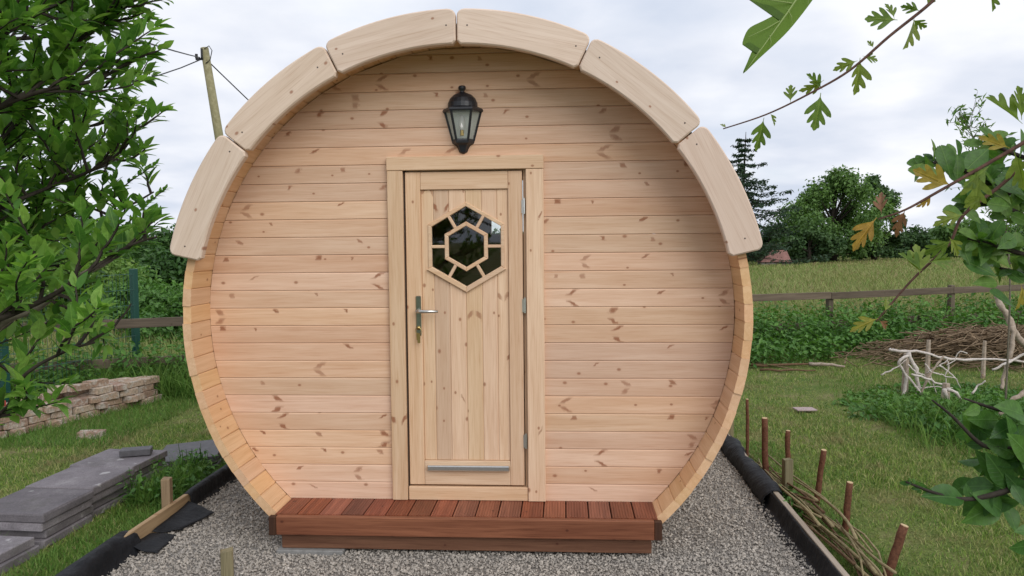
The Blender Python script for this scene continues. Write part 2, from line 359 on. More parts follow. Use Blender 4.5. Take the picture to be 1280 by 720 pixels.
g = NG('reclaimed_brick'); r = g.rnd(); p = g.coord()
pv = g.n('ShaderNodeVectorMath', {0: p, 1: g.vec(g.M('MULTIPLY', r, 50), 0, 0)}, operation='ADD').outputs[0]
c = g.ramp(r, [(0, (.26, .175, .125)), (.35, (.36, .25, .175)), (.65, (.42, .33, .245)), (1, (.30, .19, .145))])
mort = g.smooth(g.noise(pv, 14, 5, .65), .47, .62); c = g.mix(g.M('MULTIPLY', mort, .75), c, (.47, .43, .37))
c = g.mix(1, c, g.ramp(g.noise(pv, 60, 4), [(.3, .7), (.7, 1.2)]), 'MULTIPLY'); g.bump(g.noise(pv, 45, 5), .6, .006); M['brick'] = g.fin(c, .9, .15)
g = NG('concrete_slab'); r = g.rnd(); p = g.pos(); n = g.noise(p, 5, 6, .65)
c = g.ramp(n, [(.3, (.135, .122, .13)), (.55, (.19, .172, .182)), (.75, (.26, .245, .25))]); c = g.mix(1, c, g.ramp(g.noise(p, 120, 3), [(.3, .8), (.7, 1.15)]), 'MULTIPLY')
c = g.mix(g.smooth(g.noise(p, 11, 3), .64, .72), c, (.37, .36, .36)); c = g.hsv(c, .5, 1., g.M('MULTIPLY_ADD', r, .45, .78)); c = g.mix(g.M('MULTIPLY', g.smooth(g.noise(p, 3, 5, .7), .52, .68), .45), c, (.10, .095, .085)); g.bump(g.noise(p, 200, 3), .4, .002); M['slab'] = g.fin(c, .85, .25)
M['concrete'] = simple('plain_concrete', (.24, .235, .225), .85, 0, .2, 30, .25, .3)
M['slab_dark'] = simple('dark_wet_slab', (.095, .092, .098), .6, 0, .4, 20, .3, .3)
g = NG('weed_membrane'); n = g.noise(g.pos(), 30, 4); wv = g.noise(g.pos(), 8, 3)
g.bump(g.M('ADD', n, g.M('MULTIPLY', wv, 2)), .6, .012); M['membrane'] = g.fin(g.ramp(wv, [(.3, (.007, .0075, .009)), (.7, (.015, .016, .019))]), .62, .22)
def bark(name, a, b, s=40, rough=.85):
    g = NG(name); p = g.pos(); n = g.noise(p, s, 4, .65); g.bump(n, .6, .004)
    return g.fin(g.ramp(n, [(.3, a), (.7, b)]), rough, .2)
M['bark_dark'] = bark('dark_bark', (.018, .014, .011), (.055, .045, .035)); M['bark_pale'] = bark('pale_bark', (.10, .09, .065), (.2, .175, .13))
M['twig_red'] = bark('reddish_twig', (.06, .03, .025), (.13, .07, .05), 90); M['hazel'] = bark('hazel_bark', (.075, .03, .018), (.17, .075, .042), 60)
M['rod'] = bark('willow_rod', (.19, .15, .075), (.34, .28, .16), 30); M['rod_dark'] = bark('brown_rod', (.085, .05, .028), (.17, .105, .06), 30); M['cut'] = simple('cut_wood', (.55, .40, .23), .8)
M['bleached'] = bark('bleached_wood', (.42, .37, .33), (.66, .60, .55), 45); M['bleached_brown'] = bark('half_peeled_wood', (.26, .20, .15), (.46, .38, .31), 30)
M['brush'] = bark('dry_twigs', (.13, .088, .052), (.30, .215, .135), 9); M['pole'] = bark('pole_wood', (.20, .18, .095), (.30, .275, .16), 12)
M['green_paint'] = simple('green_powder_coat', (.006, .055, .04), .4, 0, .5); M['wire'] = simple('dark_cable', (.02, .02, .022), .6)
M['black_wire'] = simple('black_mesh_wire', (.015, .018, .018), .5, .3)
M['tile'] = simple('pink_grey_tile', (.36, .28, .27), .8, 0, .3, 40, .2); M['redroof'] = simple('faded_red_roof', (.26, .14, .12), .9, 0, .2, 3, .3); M['render'] = simple('far_wall', (.3, .28, .26), .9)
M['litter_red'] = simple('red_wrapper', (.35, .04, .03), .4); M['litter_blue'] = simple('pale_wrapper', (.35, .4, .45), .4)

# ------------------------------------------------------------------ ground
def sheet(name, x0, x1, y0, y1, z, mat):
    b = MB(); b.add([(x0, y0, z), (x1, y0, z), (x1, y1, z), (x0, y1, z)], [(0, 1, 2, 3)]); return tag(b.build(name, mat), kind='structure')
FY = lambda x: 7.8 + .436*(x-3.36)                              # the line of the post-and-rail fence
gb = MB(); n_ = 40; A = 1500                                     # one sheet to the horizon
gb.add([(-A, -A, 0), (A, -A, 0), (A, A, 0), (-A, A, 0)], [(0, 1, 2, 3)]); tag(gb.build('meadow', M['field']), kind='structure')
lb = MB(); xs = np.linspace(-16, 16, 33)
vs = [(x, -9, .004) for x in xs] + [(x, FY(x)+.3, .004) for x in xs]
lb.add(vs, [(i, i+1, 34+i, 33+i) for i in range(32)]); tag(lb.build('lawn_ground', M['lawnsoil']), kind='structure')
sheet('gravel_bed', -1.8, 1.8, -4.6, 3.9, .010, M['gravelbed'])
sheet('driveway', -16, -5.6, -4, 3.6, .009, M['tarmac'])

# gravel: loose stones lying on the bed
def stones(n, cx, cy, smin, smax):
    t = (1+5**.5)/2
    ico = np.array([(-1,t,0),(1,t,0),(-1,-t,0),(1,-t,0),(0,-1,t),(0,1,t),(0,-1,-t),(0,1,-t),(t,0,-1),(t,0,1),(-t,0,-1),(-t,0,1)])/math.hypot(1, t)
    F = np.array([(0,11,5),(0,5,1),(0,1,7),(0,7,10),(0,10,11),(1,5,9),(5,11,4),(11,10,2),(10,7,6),(7,1,8),(3,9,4),(3,4,2),(3,2,6),(3,6,8),(3,8,9),(4,9,5),(2,4,11),(6,2,10),(8,6,7),(9,8,1)])
    s = smin+(smax-smin)*rng.random(n)**2.8
    V = ico[None]*(1+.32*rng.normal(size=(n, 12, 1)))*np.stack([s*(.8+.5*rng.random(n)), s*(.6+.4*rng.random(n)), s*(.45+.35*rng.random(n))], -1)[:, None]*.5
    q = rng.normal(size=(n, 4)); q[:, 1:3] *= .45; q /= np.linalg.norm(q, axis=1, keepdims=True); w_, x, y, z = q.T
    Rm = np.stack([1-2*(y*y+z*z), 2*(x*y-z*w_), 2*(x*z+y*w_), 2*(x*y+z*w_), 1-2*(x*x+z*z), 2*(y*z-x*w_), 2*(x*z-y*w_), 2*(y*z+x*w_), 1-2*(x*x+y*y)], -1).reshape(n, 3, 3)
    V = np.einsum('nij,nkj->nki', Rm, V)
    V[:, :, 0] += cx[:, None]; V[:, :, 1] += cy[:, None]; V[:, :, 2] += (.012+s*.2+.006*rng.random(n))[:, None]
    tone = np.repeat(np.clip(rng.normal(.48, .16, n), 0, 1), 12)
    return V.reshape(-1, 3), (F[None]+12*np.arange(n)[:, None, None]).reshape(-1, 3), tone
cx, cy = [], []
def strip(x0, x1, y0, y1, dens):
    n = int((x1-x0)*(y1-y0)*dens); cx.append(x0+(x1-x0)*rng.random(n)); cy.append(y0+(y1-y0)*rng.random(n))
strip(-1.8, 1.8, -1.3, -.55, 5500); strip(-1.8, 1.8, -.55, .12, 9500); strip(-1.8, -.93, .12, 1.5, 8000); strip(.93, 1.8, .12, 2.4, 7200); strip(-.93, .93, .12, .5, 700)
cx = np.concatenate(cx); cy = np.concatenate(cy)
keep = ~((cx > -1.01) & (cx < -.63) & (cy > -.07)); cx, cy = cx[keep], cy[keep]
gv_, gf_, gt_ = stones(len(cx), cx, cy, .006, .020)
tag(inst('gravel', np_mesh('gravel', gv_, gf_, M['stone'], gt_)), 'grey and beige gravel chippings spread round the wooden barrel cabin', 'gravel', kind='stuff')

# ------------------------------------------------------------------ grass
def blades(x, y, h, wd, lean=.5, z0=0.):
    n = len(x); a = rng.random(n)*6.283; b = rng.random(n)*6.283; l = h*lean*(.3+rng.random(n))
    ca, sa = np.cos(a)*wd*.5, np.sin(a)*wd*.5; lx, ly = np.cos(b)*l, np.sin(b)*l; z = np.full(n, z0) if np.isscalar(z0) else z0
    hh = np.sqrt(np.maximum(h*h-l*l*.7, (h*.3)**2))
    V = np.stack([np.stack([x-ca, y-sa, z], -1), np.stack([x+ca, y+sa, z], -1),
                  np.stack([x+ca*.8+lx*.35, y+sa*.8+ly*.35, z+hh*.6], -1), np.stack([x-ca*.8+lx*.35, y-sa*.8+ly*.35, z+hh*.6], -1), np.stack([x+lx, y+ly, z+hh], -1)], 1).reshape(-1, 3)
    k = 5*np.arange(n)[:, None]
    F = np.concatenate([k+np.array([[0, 1, 2]]), k+np.array([[0, 2, 3]]), k+np.array([[3, 2, 4]])])
    return V, F, np.repeat(rng.random(n), 5)
def polar(n, r0, r1, a0, a1, pw=1.):
    r = r0*(r1/r0)**rng.random(n) if pw == 1 else r0+(r1-r0)*rng.random(n)
    a = R(a0)+(R(a1)-R(a0))*rng.random(n); return CAM.x+r*np.sin(a), CAM.y+r*np.cos(a), r
def field_noise(x, y, s, k=6, seed=1):
    q = np.random.default_rng(seed); v = np.zeros(len(x))
    for i in range(k):
        a = q.random()*6.283; f = s*(.6+1.2*q.random()); v += np.sin(f*(x*np.cos(a)+y*np.sin(a))+q.random()*6.283)
    return v/k**.5
x, y, r = polar(430000, 3.0, 15, -48, 44)
keep = (np.abs(x) > 1.84) & (y < FY(x)+.1) & ~((x < -5.6) & (y < 3.6)); x, y, r = x[keep], y[keep], r[keep]
nz = field_noise(x, y, 2.3); keep = rng.random(len(x)) < np.clip(.82+.3*nz, .25, 1); x, y, r, nz = x[keep], y[keep], r[keep], nz[keep]
V, F, T = blades(x, y, (.022+.03*rng.random(len(x)))*(1+.25*nz), .0018+r*.00062, .95)
tag(inst('lawn_grass', np_mesh('lawn_grass', V, F, M['lawn'], T)), 'short mown green lawn with dry straw-coloured patches round the gravel', 'grass', kind='stuff')
# longer grass left uncut beside the slabs, the bricks, the edgings and the fence
X, Y, H = [], [], []
def tuft(n, fx, fy, h0, h1):
    X.append(fx(rng.random(n))); Y.append(fy(rng.random(n))); H.append(h0+(h1-h0)*rng.random(n)**1.5)
tuft(4200, lambda u: -2.24+.32*u, lambda u: -.5+2.1*u, .03, .09)
tuft(1100, lambda u: -2.2+.2*u, lambda u: .65+.6*u, .1, .26)
tuft(900, lambda u: -2.9+.9*u, lambda u: 1.5+.35*u, .05, .15)
tuft(2600, lambda u: -1.98+.12*u, lambda u: -.7+2.6*u, .04, .11)
tuft(2600, lambda u: 1.87+.35*u, lambda u: -.6+3*u, .03, .07)
tuft(7000, lambda u: -4.6+1.4*u, lambda u: 2.0+2.2*u, .05, .13)
tuft(9000, lambda u: -5.2+2.6*u, lambda u: 4.0+.9*u, .15, .5)
tuft(1500, lambda u: -3.0+.5*u, lambda u: -.6+.8*u, .05, .15)
x, y, h = map(np.concatenate, (X, Y, H)); keep = (y < FY(x)+.4); x, y, h = x[keep], y[keep], h[keep]
V, F, T = blades(x, y, h, .004+.012*h, .9)
tag(inst('long_grass', np_mesh('long_grass', V, F, M['tall'], T)), 'long uncut grass tufts along the slabs, bricks and edging', 'grass', kind='stuff')
x, y, r = polar(230000, 10.5, 75, -45, 45); keep = (y > FY(x)+.2); x, y, r = x[keep], y[keep], r[keep]
nz = field_noise(x, y, .35, seed=4); hh = (.22+.22*rng.random(len(x)))*(1+.2*nz)*np.clip((80-r)/60, .4, 1)
V, F, T = blades(x, y, hh, .004+r*.0009, .7); T = np.clip(T*.8+.2*np.repeat(nz, 5)*.5+.1, 0, 1)
tag(inst('meadow_grass', np_mesh('meadow_grass', V, F, M['fieldgrass'], T)), 'tall yellowing meadow grass beyond the wooden fence', 'grass', kind='stuff')

# ------------------------------------------------------------------ the barrel cabin
RO, RI, REC, LEN = 1.5, 1.4555, .232, 3.3
DZ = -1.036                                                       # top of the little deck, from the axis
cab = tag(empty('barrel_cabin', (0, 0, 0)), 'pale pine barrel-shaped cabin with arched trim boards and a central door', 'cabin')
Z = lambda z: z+ZC
# staves
TH0 = math.pi - math.acos(1.115/RO); NST = 76; dth = 2*TH0/NST
def stave_mesh(seed):
    q = random.Random(seed); h = dth/2*.994; b = MB(); cb_ = .0045
    ys = [0, .02, LEN]; prof = []
    for a, r_ in ((-h, RO), (h, RO), (h, RI+cb_), (h-cb_/RI, RI), (-h+cb_/RI, RI), (-h, RI+cb_)): prof.append((r_*math.sin(a), r_*math.cos(a)-RI))
    n = len(prof); vs = [(px_, yy, pz) for yy in (0, LEN) for px_, pz in prof]
    fs = [(i, (i+1) % n, n+(i+1) % n, n+i) for i in range(n)] + [tuple(range(n-1, -1, -1)), tuple(range(n, 2*n))]
    b.add(vs, fs); return b.mesh('stave', M['stave'])
sm = stave_mesh(1)
for i in range(NST):
    a = -TH0+dth*(i+.5); rr = RI+random.uniform(-.0015, .0015)
    inst('stave', sm, cab, (rr*math.sin(a), random.uniform(-.004, .004), Z(rr*math.cos(a))), (0, a, 0))
# front boarding, each board cut to the circle
PITCHB = .0985; z0 = DZ-.004; k = 0; yf = REC; DW = .36
bedge = lambda z: math.sqrt(max(0, (RI-.002)**2-z*z))
while z0 < RI-.03:
    z1 = min(z0+PITCHB-.0012, RI-.004)
    prof = [(z0, yf+.04), (z0, yf+.003), (z0+.002, yf), (z1-.007, yf), (z1, yf+.0045), (z1, yf+.04)]
    def board(xl, xr):
        b = MB(); n = len(prof); vs = []
        for f_ in (xl, xr): vs += [(f_(z_), y_, Z(z_)) for z_, y_ in prof]
        b.add(vs, [(i, n+i, n+(i+1) % n, (i+1) % n) for i in range(n)] + [tuple(range(n)), tuple(range(2*n-1, n-1, -1))])
        x_ = (xl(z0)+xr(z0))/2; b.build('wall_board', M['pine_x'], cab, loc=(x_, yf, Z((z0+z1)/2)))
    if z1 > .872: board(lambda z: -bedge(z), lambda z: bedge(z))
    else: board(lambda z: -bedge(z), lambda z: -DW); board(lambda z: DW, lambda z: bedge(z))
    z0 += PITCHB; k += 1
# casing round the door
def piece(name, a, b, mat, parent, ch=.003):
    m_ = MB(); m_.box(a, b, ch); c = tuple((p+q)/2 for p, q in zip(a, b)); return m_.build(name, mat, parent, loc=c)
yc0, yc1 = REC-.028, REC-.001
piece('door_casing', (-.426, yc0, Z(DZ+.001)), (-.340, yc1, Z(.793)), M['pine_z'], cab)
piece('door_casing', (.334, yc0, Z(DZ+.001)), (.430, yc1, Z(.793)), M['pine_z'], cab)
piece('door_casing', (-.428, yc0-.002, Z(.795)), (.431, yc1, Z(.870)), M['pine_xs'], cab)
piece('door_jamb', (-.358, REC-.003, Z(DZ+.001)), (-.333, REC+.10, Z(.80)), M['gap_shade'], cab, .001)  # this jamb is coloured dark to stand for shade in the door gap
piece('door_jamb', (.3175, REC+.012, Z(DZ+.001)), (.358, REC+.10, Z(.80)), M['pine_zs'], cab, .001)
piece('door_jamb', (-.331, REC+.02, Z(.789)), (.316, REC+.10, Z(.83)), M['pine_xs'], cab, .001)
piece('threshold', (-.335, REC-.02, Z(DZ+.001)), (.332, REC+.06, Z(-.960)), M['pine_xs'], cab)
# the door
XL, XR, ZB, ZT = -.329, .313, -.950, .786
yd = REC-.010; door = empty('door', ((XL+XR)/2, yd, Z(ZB)), cab)
def dp(name, a, b, mat, ch=.0025, loc=None):
    o = piece(name, a, b, mat, door, ch); o.location = Vector(o.location)-door.location; return o
PL, PR, PB, PT = -.246, .236, -.815, .690                          # panel opening
dp('door_stile', (XL, yd, Z(ZB)), (PL, yd+.045, Z(ZT)), M['pine_zs']); dp('door_stile', (PR, yd, Z(ZB)), (XR, yd+.045, Z(ZT)), M['pine_zs'])
dp('door_rail', (PL+.001, yd+.001, Z(PT)), (PR-.001, yd+.045, Z(ZT)), M['pine_xs']); dp('door_rail', (PL+.001, yd+.001, Z(ZB)), (PR-.001, yd+.045, Z(PB)), M['pine_xs'])
# hexagonal light in the panel
HX, HZ, HR = .003, .378, .240
hexp = lambda r_, a0=0: [(HX+r_*math.sin(R(60*i+a0)), HZ+r_*math.cos(R(60*i+a0))) for i in range(6)]
seams = [PL, -.177, -.092, -.001, .088, .172, PR]
def clip_poly(poly, x0, x1):
    for sgn, lim in ((1, x0), (-1, x1)):
        o = []
        for i in range(len(poly)):
            p, q = poly[i-1], poly[i]; a, b = sgn*(p[0]-lim), sgn*(q[0]-lim)
            if (a >= 0) != (b >= 0): t = a/(a-b); o.append((p[0]+(q[0]-p[0])*t, p[1]+(q[1]-p[1])*t))
            if b >= 0: o.append(q)
        poly = o
        if not poly: break
    return poly
hw = HR*math.cos(R(30))
def hex_top(x): return HZ + max(0, HR-abs(x-HX)*math.tan(R(30)))
def hex_bot(x): return HZ - max(0, HR-abs(x-HX)*math.tan(R(30)))
for xa, xb in zip(seams[:-1], seams[1:]):
    xa2, xb2 = xa+.0003, xb-.0003; b = MB(); y0_, y1_ = yd+.013, yd+.03; lx, rx = HX-hw, HX+hw
    if xa2 < lx < xb2: pls = [[(xa2, PB+.001), (xb2, PB+.001), (xb2, hex_bot(xb2)), (lx, HZ-HR/2), (lx, HZ+HR/2), (xb2, hex_top(xb2)), (xb2, PT-.001), (xa2, PT-.001)]]
    elif xa2 < rx < xb2: pls = [[(xa2, PB+.001), (xb2, PB+.001), (xb2, PT-.001), (xa2, PT-.001), (xa2, hex_top(xa2)), (rx, HZ+HR/2), (rx, HZ-HR/2), (xa2, hex_bot(xa2))]]
    else:
        mid = [HX] if xa2 < HX < xb2 else []
        pls = [[(xa2, PB+.001), (xb2, PB+.001)]+[(c_, hex_bot(c_)) for c_ in [xb2]+mid+[xa2]], [(xa2, PT-.001)]+[(c_, hex_top(c_)) for c_ in [xa2]+mid+[xb2]]+[(xb2, PT-.001)]]
    for pl_ in pls: b.prism([(p[0], Z(p[1])) for p in pl_], y0_, y1_, .0035)
    o = b.build('panel_board', M['pine_z'], door, loc=((xa+xb)/2, y0_, Z(-.3))); o.location = Vector(o.location)-door.location
def dbuild(b, name, mat, smooth=False): o = b.build(name, mat, door, smooth, loc=tuple(door.location)); o.location = (0, 0, 0); return o
def bar(name, p, q, w_, y0_, y1_, mat, ch=.003):
    p, q = Vector(p), Vector(q); d = (q-p).normalized(); n = Vector((-d.y, d.x))*w_/2
    b = MB(); b.prism([(v.x, Z(v.y)) for v in (p-n, q-n, q+n, p+n)], y0_, y1_, ch); return dbuild(b, name, mat)
ho = hexp(HR+.004); hi = hexp(HR-.020)
for i in range(6):                                                 # outer moulding
    j = (i+1) % 6; b = MB(); w_ = .006 if i in (0, 5) else 0
    oo = [hexp(HR+.012)[i], hexp(HR+.012)[j]] if i in (2, 3) else [ho[i], ho[j]]
    pl_ = [oo[0], hi[i], hi[j], oo[1]]
    b.prism([(p[0], Z(p[1])) for p in pl_], yd+(-.004 if i in (2, 3) else .006), yd+.034, .003); dbuild(b, 'window_moulding', M['pine_xs'])
i1, i2 = hexp(.137), hexp(.113)
for i in range(6):                                                 # inner hexagon and its spokes
    j = (i+1) % 6; b = MB(); b.prism([(p[0], Z(p[1])) for p in (i1[i], i2[i], i2[j], i1[j])], yd+.004, yd+.030, .003); dbuild(b, 'glazing_bar', M['pine_xs'])
    a = R(60*i+30); d = Vector((math.sin(a), math.cos(a))); c_ = Vector((HX, HZ))
    bar('glazing_bar', c_+d*(.137*math.cos(R(30))-.002), c_+d*((HR-.020)*math.cos(R(30))+.003), .017, yd+.0055, yd+.030, M['pine_xs'])
    b = MB(); o6 = hexp(HR-.018)
    # one pane between two neighbouring spokes
    m0 = c_+Vector((math.sin(a), math.cos(a)))*.114; m1 = c_+Vector((math.sin(a+R(60)), math.cos(a+R(60))))*.114
    n0 = c_+Vector((math.sin(a), math.cos(a)))*(HR-.018)*math.cos(R(30)); n1 = c_+Vector((math.sin(a+R(60)), math.cos(a+R(60))))*(HR-.018)*math.cos(R(30))
    pl_ = [m0, n0, Vector(o6[j]), n1, m1, Vector(hexp(.131)[j])]
    b.prism([(p.x, Z(p.y)) for p in pl_[::-1]], yd+.021, yd+.024); dbuild(b, 'pane', M['glass'])
b = MB(); b.prism([(p[0], Z(p[1])) for p in hexp(.114)[::-1]], yd+.021, yd+.024); dbuild(b, 'pane', M['glass'])
# drip bar, handle, hinges
b = MB(); b.box((-.228, yd-.022, Z(-.868)), (.232, yd-.001, Z(-.838)), .005); dbuild(b, 'drip_bar', M['steel'])
b = MB(); b.box((-.279, yd-.010, Z(-.112)), (-.250, yd-.0005, Z(.108)), .004); dbuild(b, 'handle_plate', M['plate'])
hx_ = -.2645; b = MB(); hz = Z(.026)
b.tube([(hx_, yd-.008, hz), (hx_, yd-.045, hz)], .011, 12); b.tube([(hx_, yd-.045, hz), (hx_+.02, yd-.052, hz), (hx_+.06, yd-.052, hz-.001), (hx_+.115, yd-.048, hz-.001)], [.010, .0105, .0095, .008], 10); dbuild(b, 'door_handle', M['steel'], True)
b = MB(); b.tube([(hx_, yd-.008, Z(-.068)), (hx_, yd-.020, Z(-.068))], .011, 12); dbuild(b, 'lock', M['brass'], True)
b = MB(); b.tube([(hx_+.018*math.sin(t_*.7)*1, yd-.024, Z(-.083)+.018*math.cos(t_*.7)) for t_ in range(10)], .0014, 5); b.box((hx_-.003, yd-.034, Z(-.150)), (hx_+.012, yd-.031, Z(-.098)), .001); b.box((hx_-.010, yd-.028, Z(-.135)), (hx_+.004, yd-.025, Z(-.095)), .001); dbuild(b, 'key_bunch', M['brass'])
for zz in (.592, .052, -.700):
    b = MB(); b.tube([(.3235, yd-.010, Z(zz-.040)), (.3235, yd-.010, Z(zz+.040))], .0062, 8); b.tube([(.3235, yd-.010, Z(zz+.040)), (.3235, yd-.010, Z(zz+.046))], .004, 8); b.box((.3095, yd-.003, Z(zz-.036)), (.3215, yd-.0005, Z(zz+.036))); dbuild(b, 'hinge', M['steel'])
# arched trim boards
FO, FI, FA = 1.582, 1.405, R(77.2)
def fascia(a):
    sp = FA/3; g_ = .0035; rc = .034; pts = []
    h0 = sp/2
    def arc(r_, a0, a1, n): return [(r_*math.sin(a0+(a1-a0)*i/n), r_*math.cos(a0+(a1-a0)*i/n)) for i in range(n+1)]
    ho_, hi_ = h0-g_/FO, h0-g_/FI
    pts += arc(FO, ho_-rc/FO*1.25, -ho_+rc/FO*1.25, 14)              # over the top, right to left
    for k_ in range(1, 4):
        t_ = k_/4*math.pi/2; pts.append(((FO-rc*(1-math.cos(t_)))*math.sin(-ho_+rc/FO*1.25*(1-math.sin(t_))), (FO-rc*(1-math.cos(t_)))*math.cos(-ho_+rc/FO*1.25*(1-math.sin(t_)))))
    pts.append(((FO-rc)*math.sin(-ho_), (FO-rc)*math.cos(-ho_))); pts.append(((FI+.018)*math.sin(-hi_), (FI+.018)*math.cos(-hi_)))
    pts += arc(FI, -hi_+.012, hi_-.012, 14)
    pts.append(((FI+.018)*math.sin(hi_), (FI+.018)*math.cos(hi_))); pts.append(((FO-rc)*math.sin(ho_), (FO-rc)*math.cos(ho_)))
    for k_ in (3, 2, 1):
        t_ = k_/4*math.pi/2; pts.append(((FO-rc*(1-math.cos(t_)))*math.sin(ho_-rc/FO*1.25*(1-math.sin(t_))), (FO-rc*(1-math.cos(t_)))*math.cos(ho_-rc/FO*1.25*(1-math.sin(t_)))))
    return pts
fp = fascia(0); b = MB(); b.prism([(p[0], p[1]-1.49) for p in fp], -.052, -.006, .007); fm = b.mesh('trim_board', M['fascia'])
sb = MB(); sb.lathe([(.0001, 0), (.0045, 0), (.0045, -.004)], 8); scm = sb.mesh('screw', M['screw'])
for i in range(6):
    a = -FA+FA/3*(i+.5); o = inst('trim_board', fm, cab, (1.49*math.sin(a), random.uniform(-.003, .003), Z(1.49*math.cos(a))), (0, a, 0))
    for sx in (-1, 1): inst('screw', scm, o, (sx*.272+random.uniform(-.02, .02), -.0525, -.025+random.uniform(-.02, .02)), (R(90), 0, 0))
b = MB(); na = 40; vs = []                                           # roofing felt over the staves, under the trim
for yy in (-.002, LEN+.05):
    for rr in (RO+.003, RO+.018): vs += [(rr*math.sin(-FA+2*FA*i/na), yy, Z(rr*math.cos(-FA+2*FA*i/na))) for i in range(na+1)]
n = na+1; fs = []
for i in range(na): fs += [(n+i, n+i+1, 3*n+i+1, 3*n+i), (i+1, i, 2*n+i, 2*n+i+1), (i, i+1, n+i+1, n+i), (2*n+i+1, 2*n+i, 3*n+i, 3*n+i+1)]
b.add(vs, fs); b.build('roof_covering', M['roofing'], cab)
# back wall with a window, floor and base frame
b = MB(); yb = LEN-.15; WX0, WX1, WZ0, WZ1 = -.165, .48, .43, 1.0
cut = sorted({-RI+.002, -1.25, -1, -.7, WX0, .1, WX1, .8, 1.05, 1.25, RI-.002})
for xa, xb in zip(cut[:-1], cut[1:]):
    top = lambda x: math.sqrt(max(0, RI*RI-x*x)); bot = lambda x: max(DZ-.05, -top(x))
    if xa >= WX0-1e-6 and xb <= WX1+1e-6:
        b.prism([(xa, Z(bot(xa))), (xb, Z(bot(xb))), (xb, Z(WZ0)), (xa, Z(WZ0))], yb, yb+.045); b.prism([(xa, Z(WZ1)), (xb, Z(WZ1)), (xb, Z(top(xb))), (xa, Z(top(xa)))], yb, yb+.045)
    else: b.prism([(xa, Z(bot(xa))), (xb, Z(bot(xb))), (xb, Z(top(xb))), (xa, Z(top(xa)))], yb, yb+.045)
b.build('back_wall', M['pine_x'], cab)
wf = empty('back_window', (0, 0, 0), cab)
for a_, b_ in (((WX0, yb-.01, Z(WZ0)), (WX0+.04, yb+.06, Z(WZ1))), ((WX1-.04, yb-.01, Z(WZ0)), (WX1, yb+.06, Z(WZ1))), ((WX0+.04, yb-.01, Z(WZ0)), (WX1-.04, yb+.06, Z(WZ0+.04))), ((WX0+.04, yb-.01, Z(WZ1-.04)), (WX1-.04, yb+.06, Z(WZ1)))):
    piece('window_frame', a_, b_, M['pine_zs'], wf)
b = MB(); b.box((WX0+.04, yb+.02, Z(WZ0+.04)), (WX1-.04, yb+.024, Z(WZ1-.04))); b.build('window_pane', M['glass'], wf)
b = MB(); b.box((-1.0, REC+.05, Z(DZ-.05)), (1.0, LEN-.16, Z(DZ-.012))); b.build('floor', M['deck_low'], cab)
b = MB(); b.box((-.955, .01, Z(-1.222)), (.965, LEN-.05, Z(-1.075))); b.build('base_frame', M['deck_low'], cab)
# the deck
dk = empty('deck', (0, -.05, Z(DZ)), cab)
def kp(name, a, b_, mat, ch=.003): o = piece(name, a, b_, mat, dk, ch); o.location = Vector(o.location)-dk.location; return o
NB = 17; x0_, x1_ = -1.012, 1.018; wb = (x1_-x0_)/NB
for i in range(NB):
    xa = x0_+i*wb+.003; xb = xa+wb-.006; b = MB(); zt, zb_ = Z(DZ), Z(DZ-.028); ya, yb_ = -.034, REC-.003; c = .003; gr = .004
    # reeded top: shallow grooves along the board
    prof = [(xa, zb_), (xb, zb_), (xb, zt-c), (xb-c, zt)]; ng = 7
    for q in range(ng):
        xm = xb-.012-(xb-xa-.024)*q/(ng-1); prof += [(xm+.003, zt), (xm, zt-.0025), (xm-.003, zt)]
    prof += [(xa+c, zt), (xa, zt-c)]; n = len(prof)
    vs = [(px_, yy, pz) for yy in (ya, yb_) for px_, pz in prof]; b.add(vs, [(i_, (i_+1) % n, n+(i_+1) % n, n+i_)[::-1] for i_ in range(n)]+[tuple(range(n)), tuple(range(2*n-1, n-1, -1))])
    o = b.build('deck_board', M['deck'], dk, loc=((xa+xb)/2, .1, Z(DZ))); o.location = Vector(o.location)-dk.location
kp('front_beam', (-.994, -.072, Z(-1.140)), (.994, -.037, Z(DZ-.003)), M['deck_front'], .004)
kp('beam_end', (-1.034, -.071, Z(-1.143)), (-.995, -.036, Z(DZ-.006)), M['end_grain'], .003); kp('beam_end', (.995, -.071, Z(-1.141)), (1.034, -.036, Z(DZ-.006)), M['end_grain'], .003)
kp('lower_beam', (-.978, -.034, Z(-1.224)), (.984, .005, Z(-1.112)), M['deck_low'], .004)
b = MB(); b.box((-1.0, -.062, -.03), (-.64, .35, .0345), .004); tag(b.build('paving_slab', M['concrete']), 'grey concrete slab half buried in gravel under the deck corner', 'paving slab')

# ------------------------------------------------------------------ the lantern on the wall
LX, LZT = -.006, .0
lan = tag(empty('wall_lantern', (LX, REC, Z(1.06))), 'black half-hexagonal coach lantern with clear panes above the door', 'lantern')
def hexhalf(r_): return [(r_*math.cos(R(a)), -r_*math.sin(R(a))*1.0) for a in (0, 60, 120, 180)]
def lring(r_, z): return [(x_, y_, z) for x_, y_ in ((r_, 0), (r_*.56, -r_*.8), (-r_*.56, -r_*.8), (-r_, 0))]
def lbuild(b, name, mat, smooth=False): return b.build(name, mat, lan, smooth)
def loft(rings, cap=True):
    b = MB(); vs = [v for rg in rings for v in rg]; n = 4; fs = []
    for k_ in range(len(rings)-1):
        for i in range(3): fs.append((k_*n+i+1, k_*n+i, (k_+1)*n+i, (k_+1)*n+i+1))
        fs.append((k_*n, k_*n+3, (k_+1)*n+3, (k_+1)*n))
    if cap: fs += [(0, 1, 2, 3), tuple((len(rings)-1)*n+i for i in (3, 2, 1, 0))]
    b.add(vs, fs); return b
